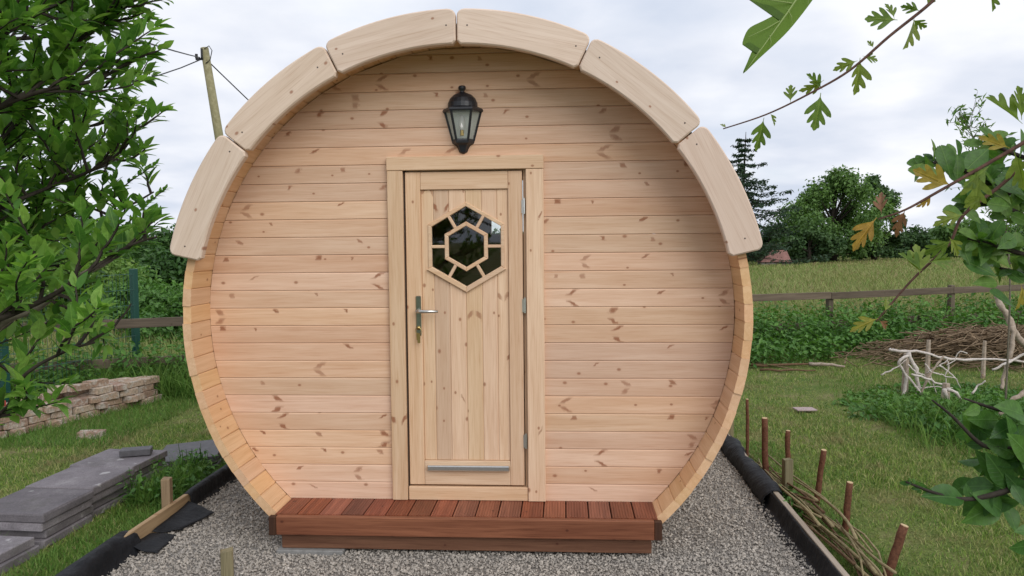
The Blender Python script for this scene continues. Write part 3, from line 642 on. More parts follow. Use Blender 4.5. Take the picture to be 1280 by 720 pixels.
# heights are from the lantern's middle
b = loft([lring(.108, .045), lring(.112, .052), lring(.108, .062), lring(.088, .072)]); lbuild(b, 'eaves', M['iron'])
b = MB(); b.lathe([(.082, .070), (.080, .095), (.070, .118), (.050, .138), (.028, .148), (.018, .152)], 12, a0=math.pi, a1=2*math.pi); lbuild(b, 'cap', M['iron'])
b = MB(); b.lathe([(.0135, .148), (.0125, .158), (.020, .166), (.021, .178), (.016, .184), (.0001, .185)], 12, c=(0, -.022, 0)); lbuild(b, 'finial', M['iron'], True)
tp, bt = lring(.097, .046), lring(.057, -.108)
for i in range(4): b = MB(); b.tube([tp[i], bt[i]], .0072, 6); lbuild(b, 'frame_bar', M['iron'])
b = loft([lring(.058, -.100), lring(.062, -.110), lring(.060, -.122), lring(.040, -.134), lring(.030, -.150), lring(.022, -.170), lring(.006, -.178)]); lbuild(b, 'base_cup', M['iron'])
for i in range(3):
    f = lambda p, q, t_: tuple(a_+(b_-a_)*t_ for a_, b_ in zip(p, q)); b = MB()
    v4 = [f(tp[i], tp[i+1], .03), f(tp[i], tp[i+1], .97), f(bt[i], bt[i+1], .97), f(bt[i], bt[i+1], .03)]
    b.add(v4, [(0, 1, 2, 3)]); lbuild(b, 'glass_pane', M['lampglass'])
b = MB(); b.add([(-.096, -.003, .046), (.096, -.003, .046), (.056, -.003, -.104), (-.056, -.003, -.104)], [(0, 3, 2, 1)]); lbuild(b, 'back_reflector', M['whiteback'])
b = MB(); b.lathe([(.011, -.085), (.0115, -.055)], 10, c=(0, -.045, 0)); lbuild(b, 'bulb_holder', M['brass'])
b = MB(); b.lathe([(.010, -.055), (.017, -.038), (.019, -.020), (.015, .002), (.008, .020), (.0001, .026)], 12, c=(0, -.045, 0)); lbuild(b, 'bulb', M['bulb'], True)

# ------------------------------------------------------------------ left of the cabin
def obj_box(name, size, mat, loc, rot=(0, 0, 0), ch=.004, parent=None, jitter=0.):
    b = MB(); b.box((-size[0]/2, -size[1]/2, 0), (size[0]/2, size[1]/2, size[2]), ch)
    if jitter: b.v = [tuple(c_+random.uniform(-jitter, jitter) for c_ in v) for v in b.v]
    o = b.build(name, mat, parent); o.location = loc; o.rotation_euler = rot; return o
# paving slabs in a low stack
SG = 'paving slabs stacked on the grass'
for row in range(3):
    for lay in range(4):
        z_ = .002+lay*.051; jx, jy = random.uniform(-.016, .016), random.uniform(-.008, .008)
        o = obj_box('paving_slab', (.448, .434, .048), M['slab'], jitter=.0025, loc= (-2.515-.008*(3-lay)*(lay < 3)+jx, .19+row*.452+jy+(.02 if lay == 1 else 0), z_), rot=(0, 0, R(random.uniform(-1, 1)-2)), ch=.006)
        tag(o, ['bottom grey paving slab', 'second grey paving slab from the ground', 'third grey paving slab from the ground', 'dusty grey top paving slab'][lay]+[' at the stack end beside the low slabs', ' halfway along the slab stack on the grass', ' at the stack end under the dark offcut'][row], 'paving slab', SG)
for i, (x_, y_, z_, rz, rx, lab) in enumerate(((-2.53, -.30, .052, -3, 0, 'low grey paving slab lying before the slab stack, lower one'), (-2.55, -.31, .103, -4, 0, 'low grey paving slab lying before the slab stack, upper one'))):
    tag(obj_box('paving_slab', (.45, .45, .049), M['slab'], (x_, y_, z_-.05), (R(rx), 0, R(rz)), .004), lab, 'paving slab', SG)
tag(obj_box('paving_slab', (.45, .45, .049), M['slab_dark'], (-2.27, 1.62, .07), (R(3), R(-4), R(14)), .004), 'dark grey slab tilted in the grass at the far end of the stack', 'paving slab')
tag(obj_box('paving_slab', (.45, .45, .049), M['slab_dark'], (-2.25, 1.64, .012), (R(2), R(-2), R(8)), .004), 'dark grey slab under the tilted slab at the stack end', 'paving slab')
tag(obj_box('stone_offcut', (.20, .10, .045), M['slab_dark'], (-2.44, 1.16, .207), (0, 0, R(20)), .004), 'small dark slab offcut lying on top of the slab stack', 'stone')
# reclaimed bricks in a rough dry stack
bmesh_v = []
for q in range(4):
    b = MB(); b.box((-.107, -.051, 0), (.107, .051, .064), .006); b.v = [tuple(c_+random.uniform(-.004, .004) for c_ in v) for v in b.v]; bmesh_v.append(b.mesh('brick', M['brick']))
A_, B_ = Vector((-4.38, 2.18, 0)), Vector((-3.76, 4.0, 0)); e1 = (B_-A_).normalized(); e2 = Vector((-e1.y, e1.x, 0)); LB = (B_-A_).length; az = math.atan2(e1.y, e1.x)
bs = tag(empty('brick_stack', A_), 'low rough stack of reclaimed pinkish tan bricks with old mortar', 'bricks')
def brick(p, z_, rot, parent=bs):
    q = Vector((p.x, p.y, z_))-A_; inst('brick', random.choice(bmesh_v), parent, q, (random.uniform(-.03, .03), random.uniform(-.03, .03), az+rot+random.uniform(-.12, .12)))
for lay in range(4):
    z_ = .002+lay*.067
    for depth in range(3):
        t_ = random.uniform(-.06, .06)
        while t_ < LB-.05:
            head = random.random() < (.35 if depth == 0 else .2)
            L_ = .105 if head else .218
            skip = (lay == 3 and (.30 < t_/LB < .58 and depth < 2 or t_/LB < .3 and random.random() < .65 or random.random() < .08)) or (lay == 2 and t_/LB < .12 and random.random() < .6)
            if not skip: brick(A_+e1*(t_+L_/2)+e2*(.05+depth*.108+(.05 if head else 0)*0+random.uniform(-.02, .02)), z_, math.pi/2 if head and depth == 2 else (math.pi/2 if head else 0))
            t_ += L_+random.uniform(.004, .02)
for t_, d_ in ((.72, .1), (.9, .16), (1.02, .08), (1.25, .12)): brick(A_+e1*t_+e2*d_, .002+4*.067, random.uniform(-.2, .2)) if t_ > .85 else None
q = G(115, 548); o = inst('brick', bmesh_v[1], None, (q.x, q.y, .002), (0, .02, R(14))); tag(o, 'single loose tan brick lying on the lawn before the brick stack', 'brick')
b = MB(); q = A_+e1*.22+e2*.06; b.box((-.05, -.03, 0), (.05, .03, .05), .008); b.v = [tuple(c_+random.uniform(-.008, .008) for c_ in v) for v in b.v]
o = b.build('crisp_packet', M['litter_red']); o.location = (q.x, q.y, .275); tag(o, 'small crumpled red wrapper lying on the brick stack', 'wrapper')

# timber edgings, membrane and pegs
def edging(x_, y0, y1, h, mat, label, th=.03, z0_=.0, dx=0.):
    b = MB(); n = 9; vs = []; fs = []
    for i in range(n):
        y_ = y0+(y1-y0)*i/(n-1); xx = x_+dx*math.sin(i*.9)
        vs += [(xx-th/2, y_, z0_), (xx+th/2, y_, z0_), (xx+th/2, y_, z0_+h-.003), (xx+th/2-.003, y_, z0_+h), (xx-th/2+.003, y_, z0_+h), (xx-th/2, y_, z0_+h-.003)]
    for i in range(n-1):
        for j in range(6): k_ = (j+1) % 6; fs.append((i*6+j, i*6+k_, (i+1)*6+k_, (i+1)*6+j)[::-1])
    fs += [tuple(range(6)), tuple(range(6*n-1, 6*n-7, -1))]
    b.add(vs, fs); return tag(b.build('edging_board', mat, loc=(x_, (y0+y1)/2, h/2)), label, 'edging board')
edging(-1.815, -.9, 1.95, .115, M['edging'], 'pale timber edging board along the gravel beside the paving slabs')
edging(1.835, -.75, 2.5, .105, M['edging_grey'], 'grey timber edging board along the gravel beside the hazel stakes', .034)
def drape(name, x_, y0, y1, prof, label, amp=.012, seed=0, n=70):
    """cloth laid over the edging: profile (dx, z) swept along y with wrinkles"""
    q = np.random.default_rng(seed); b = MB(); m_ = len(prof); vs = []; fs = []
    ph = q.random((m_, 4))*6.28
    for i in range(n+1):
        y_ = y0+(y1-y0)*i/n
        for j, (dx, z_) in enumerate(prof):
            w1 = math.sin(y_*17+ph[j, 0]+2.2*math.sin(y_*5+j))*.4+math.sin(y_*43+ph[j, 1])*.22+math.sin(y_*6.3+j*.9+ph[0, 2]+math.sin(y_*3.1))*.9
            en = .35+.65*min(1, i/5, (n-i)/5)
            vs.append((x_+dx+amp*w1*.8*(1 if 0 < j < m_-1 else .6), y_+.004*math.sin(j*2.1+i), max(.006, z_*(.88+.12*en)+amp*.7*w1*(1 if z_ > .02 else 0))))
    for i in range(n):
        for j in range(m_-1): fs.append((i*m_+j, i*m_+j+1, (i+1)*m_+j+1, (i+1)*m_+j))
    b.add(vs, fs); o = b.build(name, M['membrane'], smooth=True)
    md = o.modifiers.new('thickness', 'SOLIDIFY'); md.thickness = .003; md.offset = 1
    return tag(o, label, 'membrane')
fat = [(-.075, .008), (-.072, .05), (-.058, .095), (-.028, .122), (.008, .125), (.038, .108), (.056, .07), (.064, .03), (.085, .012)]
thin = [(-.030, .008), (-.029, .06), (-.026, .112), (-.010, .124), (.012, .123), (.026, .110), (.030, .06), (.034, .02), (.06, .013)]
drape('weed_membrane', -1.82, -.95, -.02, fat, 'bunched black weed membrane wrapped over the near edging board by the slabs', .012, 1)
drape('weed_membrane', -1.815, .60, 1.98, thin, 'black weed membrane pulled tight over the edging board beside the cabin', .005, 2)
drape('weed_membrane', 1.83, .80, 2.5, [(dx, z_*.95) for dx, z_ in fat[::-1]], 'bunched black weed membrane over the edging board near the barrel wall', .013, 3)
drape('weed_membrane', 1.795, -.8, .85, [(-.075, .013), (-.03, .016), (-.012, .03), (-.006, .06), (.004, .098), (.010, .1115)], 'flat black weed membrane lining the gravel side of the grey edging', .004, 4)
def flap(pts, label, seed):
    q = random.Random(seed); b = MB(); n = 8; a, b1, c, d = [Vector(p) for p in pts]
    vs = []
    for i in range(n+1):
        for j in range(n+1):
            u, v = i/n, j/n; p = (a*(1-u)+b1*u)*(1-v)+(d*(1-u)+c*u)*v
            p.z += .007*math.sin(u*7+seed)*math.sin(v*5+1)+q.uniform(0, .003)+.006; vs.append(p)
    b.add(vs, [(i*(n+1)+j, i*(n+1)+j+1, (i+1)*(n+1)+j+1, (i+1)*(n+1)+j) for i in range(n) for j in range(n)]); o = b.build('membrane_flap', M['membrane'], smooth=True)
    md = o.modifiers.new('thickness', 'SOLIDIFY'); md.thickness = .003; tag(o, label, 'membrane')
flap([(-1.795, -.10, .05), (-1.62, -.12, .016), (-1.66, .16, .018), (-1.79, .12, .04)], 'ragged square flap of black membrane lying on the gravel', 1)
flap([(-1.79, .14, .035), (-1.66, .22, .02), (-1.60, .52, .022), (-1.79, .58, .07)], 'long torn flap of black membrane folded onto the gravel', 2)
def peg(px, py, top, w_, mat, label, name='timber_peg', lean=0., z0_=0., rz=8):
    p = G(px, py, z0_); d = (p-CAM).dot(FW); hgt = (py-top)/FPX*d
    b = MB(); b.box((-w_/2, -w_/2, -.03), (w_/2, w_/2, hgt), .003); b.v = [(x_+lean*z_, y_, z_+(random.uniform(-.006, .006) if z_ > hgt*.9 else 0)) for x_, y_, z_ in b.v]
    o = b.build(name, mat); o.location = (p.x, p.y, p.z); o.rotation_euler = (0, 0, R(rz)); return tag(o, label, 'wooden peg')
peg(210, 652, 597, .052, M['peg'], 'square timber peg holding the edging beside the paving slabs')
peg(285, 738, 686, .056, M['peg_grey'], 'short greenish timber peg standing alone in the gravel', rz=20)
peg(984, 622, 573, .055, M['peg_grey'], 'square grey timber peg among the round hazel stakes')
peg(911, 556, 520, .06, M['peg_grey'], 'grey timber peg half hidden behind the barrel wall')
# hazel stakes: tilted sawn rods with their bark on
HS = 'hazel stakes along the gravel edge'
for px, py, tx, ty, r_, lab in ((934, 578, 933, 498, .012, 'thin reddish hazel stake closest to the barrel wall'), (957, 597, 954, 521, .021, 'thick dark hazel stake, second from the barrel wall'),
        (985, 585, 984, 538, .018, 'hazel stake rising behind the square grey peg'), (1021, 630, 1026, 560, .018, 'upright hazel stake just past the square grey peg'),
        (1056, 668, 1060, 601, .018, 'hazel stake with pale cut top standing in the bundle of rods'), (1106, 728, 1128, 655, .021, 'leaning hazel stake with a fresh pale cut top at the end of the row')):
    p = G(px, py); d = (p-CAM).dot(FW); q = P(tx, ty, d); q.y = p.y+random.uniform(-.03, .03)
    root = tag(empty('hazel_stake', p), lab, 'stake', HS); v_ = q-p; k_ = 7; b = MB()
    pts = [v_*(i/(k_-1))+Vector((random.uniform(-.003, .003), random.uniform(-.003, .003), 0)) for i in range(k_)]; pts[0] -= v_.normalized()*.04
    b.tube(pts, [r_*(1.05-.1*i/k_)+random.uniform(-.0008, .0012) for i in range(k_)], 10); b.build('bark', M['hazel'], root, True)
    b = MB(); e_ = v_.normalized(); b.tube([pts[-1]-e_*.001, pts[-1]+e_*.003], r_*.88, 10); b.build('cut_end', M['cut'], root)
# rods laid along the stakes
RG = 'cut rods laid along the hazel stakes'
for i in range(22):
    y0 = random.uniform(-.75, .75); y1 = y0+random.uniform(.9, 1.9); y1 = min(y1, 2.5); x0_ = random.uniform(1.89, 2.10); bend = random.uniform(-.08, .10); zz = random.uniform(.02, .13); n = 12
    dark = i % 3 == 0; rr = random.uniform(.005, .0095)
    pts = []
    for k_ in range(n+1):
        t_ = k_/n; pts.append((x0_+(1.93-x0_)*t_*.8+bend*math.sin(t_*3.14)+.012*math.sin(t_*9+i), y0+(y1-y0)*t_, max(.012, zz*(1-t_*.6)+.05*math.sin(t_*3.14+i)*.6)))
    b = MB(); b.tube(pts, [rr*(1.15-.7*k_/n) for k_ in range(n+1)], 6); o = b.build('cut_rod', M['rod_dark'] if dark else M['rod'], smooth=True)
    tag(o, 'thin dark brown rod laid along the hazel stakes' if dark else 'thin straw-coloured rod laid along the hazel stakes', 'rod', RG)
for i, pl in enumerate(([(1050, 640), (1060, 655), (1080, 668), (1098, 690), (1108, 722)], [(1045, 650), (1062, 672), (1075, 695), (1080, 725)], [(950, 560), (985, 590), (1030, 622), (1062, 655), (1090, 690)])):
    pts = []
    for k_, (px, py) in enumerate(pl): pts.append(G(px, py, .05+.06*math.sin(k_/(len(pl)-1)*3.14)))
    b = MB(); b.tube(pts, .0055, 6); tag(b.build('cut_rod', M['rod'], smooth=True), ['springy pale rod bowing out over the lawn by the last stakes', 'pale forked rod crossing the bundle beside the last stakes', 'long pale rod running from the barrel wall past the stakes'][i], 'rod', RG)

# small things on the lawn
q = G(1006, 516); o = obj_box('roof_tile', (.20, .11, .012), M['tile'], (q.x, q.y, .03), (R(3), R(2), R(12)), .002); tag(o, 'small pinkish flat tile lying on the lawn', 'tile')
for i, (pa, pb, r_, m_, lab) in enumerate((((938, 461), (1035, 459), .022, 'rod_dark', 'long brown stick lying at the far lawn edge'), ((950, 466), (1020, 467), .017, 'rod_dark', 'short dark stick lying at the far lawn edge'), ((1012, 460), (1056, 463), .028, 'bleached_brown', 'pale peeled stick lying at the far lawn edge'), ((940, 456), (990, 463), .012, 'brush', 'crooked thin stick lying at the far lawn edge'))):
    a, c = G(*pa), G(*pb); b = MB(); n = 6; b.tube([a.lerp(c, k_/n)+Vector((0, random.uniform(-.03, .03), r_*1.6+random.uniform(0, .02))) for k_ in range(n+1)], [r_*(1-.5*k_/n) for k_ in range(n+1)], 6); tag(b.build('stick', M[m_], smooth=True), lab, 'stick')

def smooth_path(pts, n):
    pts = [Vector(p) for p in pts]; o = []
    for i in range(len(pts)-1):
        p0, p1, p2, p3 = pts[max(i-1, 0)], pts[i], pts[i+1], pts[min(i+2, len(pts)-1)]
        for k_ in range(n):
            t_ = k_/n; o.append(.5*((2*p1)+(p2-p0)*t_+(2*p0-5*p1+4*p2-p3)*t_*t_+(3*p1-p0-3*p2+p3)*t_**3))
    return o+[pts[-1]]
# ------------------------------------------------------------------ bleached dead branches
U_ = random.uniform
def branch_px(pl, y_, r0, r1, mat, label, name='dead_branch', jy=.04, n=7, cat='branch'):
    pts = [Yp(a, c, y_+random.uniform(-jy, jy)) for a, c in pl]; k_ = len(pts); pts = smooth_path(pts, 4); k_ = len(pts); pts = [q+Vector((random.gauss(0, .004), random.gauss(0, .004), random.gauss(0, .004))) for q in pts]; b = MB(); b.tube(pts, [.74*(r0+(r1-r0)*i/(k_-1))*random.uniform(.85, 1.15) for i in range(k_)], n)
    return tag(b.build(name, mat, smooth=True), label, cat)
BL, BB = M['bleached'], M['bleached_brown']
branch_px([(1112, 437), (1125, 439), (1152, 440), (1180, 448), (1215, 450), (1245, 449), (1285, 453)], 4.6, .022, .016, BL, 'long bleached branch lying level across the dead wood')
branch_px([(1240, 462), (1258, 454), (1275, 445), (1290, 436)], 4.5, .02, .016, BL, 'short bleached branch rising past the end of the level one')
branch_px([(1136, 441), (1146, 468), (1148, 488), (1143, 500)], 4.35, .028, .022, BL, 'bleached forked branch propped on the weeds by the lawn')
branch_px([(1137, 443), (1124, 453), (1132, 468), (1150, 490), (1146, 497)], 4.35, .02, .014, BL, 'curled bleached branch looping round the forked one')
branch_px([(1140, 468), (1155, 472), (1172, 479), (1183, 482)], 4.2, .018, .013, BL, 'thin bleached branch bridging to the knobbly stump')
branch_px([(1150, 496), (1160, 474), (1172, 454), (1180, 445)], 4.3, .017, .013, BB, 'slanting brown-white branch crossing the bleached ones')
branch_px([(1128, 500), (1132, 482), (1133, 468)], 4.4, .02, .02, BL, 'short bleached prong standing under the level branch')
branch_px([(1181, 486), (1188, 508), (1195, 520)], 3.6, .026, .02, BL, 'bleached root leg reaching down into the weeds')
branch_px([(1184, 486), (1196, 492), (1203, 505), (1210, 510)], 3.6, .024, .012, BL, 'bleached arched root beside the knobbly stump')
branch_px([(1246, 370), (1252, 384), (1260, 396), (1266, 412), (1280, 430), (1296, 442)], 4.7, .045, .05, BB, 'thick grey dead limb reaching up before the fence')
branch_px([(1265, 408), (1266, 425), (1263, 445), (1255, 470), (1252, 486)], 4.6, .028, .025, BB, 'grey dead leg hanging from the thick limb')
branch_px([(1250, 518), (1268, 500), (1290, 485)], 2.3, .02, .03, BB, 'brown bare branch slanting out of the weed patch')
branch_px([(1215, 492), (1222, 484), (1232, 476)], 3.2, .012, .008, BL, 'small pale splinter poking from the weed patch')
for px, yb_, yt, w_, d_, lab in ((1131, 476, 442, .036, 4.5, 'squat bleached post under the curled branch'), (1159, 462, 425, .03, 5.3, 'weathered short post between the branches and the brush heap'), (1229, 462, 426, .026, 5.5, 'thin split post before the brush heap'), (1181, 505, 479, .045, 3.7, 'knobbly short bleached stump among the weeds')):
    a, c = Yp(px, yb_, d_), Yp(px+2, yt, d_); a.z = min(a.z, .0); b = MB(); b.tube([a, a.lerp(c, .5), c], [w_, w_*.9, w_*.75], 7); tag(b.build('stump_post', BB, smooth=False), lab, 'post')

for i in range(9):                                                  # a tangle of thin bleached twigs
    px, py = U_(1118, 1200), U_(446, 492); a = U_(-.9, .9)+(1.57 if i % 2 else 0); L_ = U_(22, 46); pl = [(px+L_*(t_-.5)*math.cos(a)+random.gauss(0, 2.5), min(512, py+L_*(t_-.5)*math.sin(a)+random.gauss(0, 2.5))) for t_ in (0, .3, .6, 1)]
    branch_px(pl, 4.35, U_(.009, .016), .006, BL, 'thin bleached twig caught in the tangle of dead branches'); bpy.context.scene.collection.objects[-1]['group'] = 'bleached twigs in the tangle'
# brush heap
b = MB(); q = random.Random(3)
for i in range(1100):
    u, v = q.gauss(0, .55), q.gauss(0, .5); cx_, cy_ = 6.2+1.25*u, 6.75+.65*v; top = .46*math.exp(-(u*u*.55+v*v*.9)); z_ = .02+top*q.random()**.6
    if cy_ > FY(cx_)-.25: continue
    a = q.gauss(.3, .85); L_ = q.uniform(.25, .9); d = Vector((math.cos(a), math.sin(a)*.6, q.gauss(0, .22))); p = Vector((cx_, cy_, z_)); s_ = Vector((q.uniform(-.04, .04), q.uniform(-.04, .04), q.uniform(-.04, .05)))
    b.tube([p-d*L_/2, p+s_, p+d*L_/2], [q.uniform(.004, .012), .007, .003], 3, cap=False)
tag(b.build('brush_heap', M['brush']), 'brown heap of dry cut twigs in front of the wooden fence', 'brush heap', kind='stuff')

# ------------------------------------------------------------------ fences
fe = tag(empty('wooden_fence', (0, FY(0), 0)), 'weathered grey-brown post and rail fence between the garden and the meadow', 'fence')
fa = math.atan(.436); pos = [-7.2, -5.4, -2.2, -.4, 1.4, 4.35, 6.5, 8.6, 10.7]
pos = [-7.4, -5.7, -2.6, -.3, 2.0, 4.62, 6.9, 9.2, 11.5]
pm = MB(); pm.box((-.045, -.04, -.1), (.045, .04, .86), .006); pmesh = pm.mesh('post', M['old_post'])
for x_ in pos: inst('post', pmesh, fe, (x_, FY(x_)-FY(0)+.06, random.uniform(-.03, .02)), (0, 0, fa))
for x0_, x1_ in zip(pos[:-1], pos[1:]):
    for zz in (.345, .79):
        L_ = math.hypot(x1_-x0_, .436*(x1_-x0_)); b = MB(); b.box((-L_/2+.003, -.018, -.052), (L_/2-.003, .018, .052), .004)
        xm = (x0_+x1_)/2; o = b.build('rail', M['old_rail'], fe); o.location = (xm, FY(xm)-FY(0)+.0, zz+random.uniform(-.012, .012)); o.rotation_euler = (0, R(random.uniform(-.35, .35)), fa)
# green mesh fence at the left
gp = G(172, 482); gp.z = 0; ge = Vector((-5.35, 1.6, 0)); mf = tag(empty('mesh_fence', gp), 'green steel mesh fence with a square green post behind the bricks', 'fence')
gd = (ge-gp); gl = gd.length; gdn = gd.normalized(); gh = 1.2
dpt = (gp-CAM).dot(FW); top = P(161, 338, dpt); gh = top.z
for k_, t_ in enumerate((0, .5, 1.)):
    b = MB(); M3 = Matrix.Translation(gd*t_) @ Matrix.Rotation(math.atan2(gdn.y, gdn.x), 4, 'Z'); b.box((-.04, -.03, -.1), (.04, .03, gh+.02), .004, M=M3); b.build('post', M['green_paint'], mf)
b = MB(); nv = int(gl/.055)
for i in range(1, nv):
    p = gdn*(gl*i/nv)+Vector((.02, -.02, 0)); b.tube([p+Vector((0, 0, .04)), p+Vector((0, 0, gh-.02))], .0027, 3, cap=False)
for j in range(8):
    zz = .06+(gh-.1)*j/7; b.tube([Vector((.025, -.02, zz)), gd+Vector((.025, -.02, zz))], .0035, 3, cap=False)
tag(b.build('wire_mesh', M['green_paint'], mf), kind='stuff')

# utility pole and wires
pt = Yp(255.5, 60, 17.9); pb_ = Yp(274, 172, 17.9); dv_ = (pb_-pt); base = pt+dv_*(pt.z/-dv_.z)
up_ = tag(empty('utility_pole', base), 'leaning wooden utility pole with overhead cables behind the cabin', 'utility pole')
b = MB(); b.tube([Vector((0, 0, -.1))]+[(pt-base)*t_ for t_ in (.3, .6, 1)], [.15, .14, .125, .11], 12); b.build('pole', M['pole'], up_, True)
tl = pt-base; b = MB(); b.box((tl.x-.22, tl.y-.10, tl.z-.35), (tl.x+.02, tl.y-.06, tl.z-.29)); b.tube([tl+Vector((-.2, -.08, -.3)), tl+Vector((-.2, -.08, -.18))], .04, 8); b.tube([tl+Vector((-.02, -.14, -.3)), tl+Vector((-.02, -.14, -.05))], .03, 8); b.build('bracket', M['wire'], up_)
def wire(a, c, sag, name='cable'):
    n = 16; b = MB(); b.tube([a.lerp(c, k_/n)-Vector((0, 0, sag*4*(k_/n)*(1-k_/n))) for k_ in range(n+1)], .017, 4, cap=False); return b.build(name, M['wire'], up_)
for dz_, (px, py, yy), sag, far in ((-.28, (120, 12, 6.), .25, 3.2), (-.35, (90, 40, 10.), 1.3, 3.4), (-.35, (470, 270, 30.), .1, 1.)):
    a_ = tl+Vector((-.1 if far > 1 else .1, -.1, dz_)); e_ = Yp(px, py, yy)-base; wire(a_, a_+(e_-a_)*far, sag)
b = MB(); b.tube([tl+Vector((.05, -.12, -.05)), tl+Vector((.18, -.1, .03)), tl+Vector((.26, -.1, -.1)), tl+Vector((.2, -.1, -.35)), tl+Vector((.08, -.12, -.45))], .013, 5); b.build('cable', M['wire'], up_, True)

# ------------------------------------------------------------------ trees, bushes and weeds beyond
def leaf_quads(pts, nrm, size, asp=.55):
    """one pointed leaf (two triangles folded along the rib) at each point"""
    n = len(pts); q = rng.normal(size=(n, 3)); d = np.cross(nrm, q); d /= np.linalg.norm(d, axis=1, keepdims=True)+1e-9
    d[:, 2] -= .25; d /= np.linalg.norm(d, axis=1, keepdims=True); s_ = np.cross(nrm, d); s_ /= np.linalg.norm(s_, axis=1, keepdims=True)+1e-9
    L_ = size*(.65+.7*rng.random(n))[:, None]; w_ = L_*asp*.5; up = nrm*L_*.10
    V = np.stack([pts-d*L_*.5, pts+s_*w_+up, pts+d*L_*.5, pts-s_*w_+up], 1).reshape(-1, 3)
    k = 4*np.arange(n)[:, None]; F = np.concatenate([k+np.array([[0, 1, 2]]), k+np.array([[0, 2, 3]])]); return V, F
def noise3(p, s, k=7, seed=0):
    q = np.random.default_rng(seed); v = np.zeros(len(p))
    for i in range(k): d = q.normal(size=3); d /= np.linalg.norm(d); v += np.sin(s*(.5+1.2*q.random())*(p@d)+q.random()*6.283)
    return v/k**.5
def cloud(lobes, n, seed, gap=.1, gs=3., shell=.5):
    lobes = np.array(lobes, float); ar = lobes[:, 3]*lobes[:, 5]; i = rng.choice(len(lobes), n, p=ar/ar.sum()); d = rng.normal(size=(n, 3)); d /= np.linalg.norm(d, axis=1, keepdims=True)
    r_ = (shell+(1-shell)*rng.random(n)**.6)*(1+.10*rng.normal(size=n)); p = lobes[i, :3]+d*lobes[i, 3:6]*r_[:, None]
    keep = (noise3(p, gs, seed=seed) > -.9+gap) & (p[:, 2] > .03); p, d = p[keep], d[keep]
    nr = d*.55+rng.normal(size=p.shape)*.55+np.array([0, 0, .45]); nr /= np.linalg.norm(nr, axis=1, keepdims=True); return p, nr
def crown_tree(name, label, base, h, w_, mat, n, size, lobes=22, trunk=.25, seed=0, group=None, cat='tree', low=.18, shape=0., depth=.9):
    q = random.Random(seed); root = tag(empty(name, base), label, cat, group); L_ = []
    for k_ in range(lobes):
        t_ = (k_+.5)/lobes; z_ = h*(low+(.90-low)*t_); env = math.sin(math.pi*min(1, .18+.82*(t_**(1-shape*.5))))**.7 if shape >= 0 else 1-t_*.85
        a = q.uniform(0, 6.283); rr = w_*.5*env*q.uniform(.35, .86); s_ = w_*.5*q.uniform(.15, .34)*(.7+.5*env)
        L_.append((rr*math.cos(a), rr*math.sin(a)*depth, z_, s_, s_, s_*q.uniform(.6, .85)))
    p, nr = cloud(L_, n, seed, -.05, 11./w_*2, .3); V, F = leaf_quads(p, nr, size)
    me = np_mesh('crown', V, F, mat, np.repeat(np.clip(.5+.22*noise3(p, 9/w_, seed=seed+3)+.2*rng.normal(size=len(p)), 0, 1), 4)); inst('crown', me, root)
    b = MB(); b.tube([(0, 0, -.1), (.03*h*q.uniform(-1, 1), 0, h*.3), (0, .02*h, h*.62), (.02*h, 0, h*.85)], [trunk, trunk*.75, trunk*.4, trunk*.12], 8)
    for l in L_[::2]: b.tube([(0, 0, l[2]*.55), (l[0]*.5, l[1]*.5, l[2]*.8), (l[0], l[1], l[2])], [trunk*.4, trunk*.25, trunk*.08], 5)
    b.build('trunk', M['bark_dark'], root, True); return root
def conifer(name, label, base, h, w_, mat, n_wh, seed, group=None):
    q = random.Random(seed); root = tag(empty(name, base), label, 'tree', group); b = MB(); b.tube([(0, 0, -.1), (0, 0, h*.5), (.02*h, 0, h)], [h*.022, h*.014, .015], 7); pts = []; nr = []
    for k_ in range(n_wh):
        t_ = k_/n_wh; z_ = h*(.08+.9*t_)
        for j in range(5):
            a = q.uniform(0, 6.283); L_ = w_*.5*(1-t_)**.75*q.uniform(.35, 1.3)+.12; d = Vector((math.cos(a), math.sin(a), 0)); dr = q.uniform(.15, .38)
            P3 = [Vector((0, 0, z_)), d*L_*.5+Vector((0, 0, z_-L_*dr*.45)), d*L_+Vector((0, 0, z_-L_*dr*.55+L_*.10))]
            b.tube(P3, [.035, .02, .008], 4, cap=False)
            for m_ in range(int(20*L_)+6):
                u = q.random()**.75; p = P3[0].lerp(P3[1], u*2) if u < .5 else P3[1].lerp(P3[2], u*2-1); sd_ = Vector((-d.y, d.x, 0))*q.gauss(0, .11*L_*(1.1-u)+.04)
                pts.append(p+sd_+Vector((0, 0, q.uniform(-.30, .03)*(.35+.4*(1-t_))))); nr.append(Vector((q.gauss(0, .5), q.gauss(0, .5), .6)).normalized())
    V, F = leaf_quads(np.array(pts), np.array(nr), .30, .32); inst('crown', np_mesh('crown', V, F, mat, np.repeat(rng.random(len(pts)), 4)), root); b.build('trunk', M['bark_dark'], root); return root
def at(px, dist, z_=0.):
    r_ = ray(px, 300); t_ = dist/r_.dot(FW); p = CAM+r_*t_; return Vector((p.x, p.y, z_))
def hgt(py, px, dist): return P(px, py, dist).z
TG = 'trees at the far side of the meadow'
conifer('conifer_tree', 'dark ragged conifer with drooping branches at the meadow edge', at(928, 50), hgt(166, 928, 50), 8.2, M['tree_c'], 25, 2, TG)
crown_tree('ash_tree', 'broad mid-green leafy tree standing beyond the meadow', at(1042, 56), hgt(207, 1042, 56), 8.2, M['tree_a'], 17000, .27, 52, .3, 7, TG, low=.06)
crown_tree('dark_tree', 'darker bushy tree growing against the broad green tree', at(1093, 58), hgt(212, 1093, 58), 4.6, M['tree_b'], 10000, .27, 34, .25, 12, TG, low=.06)
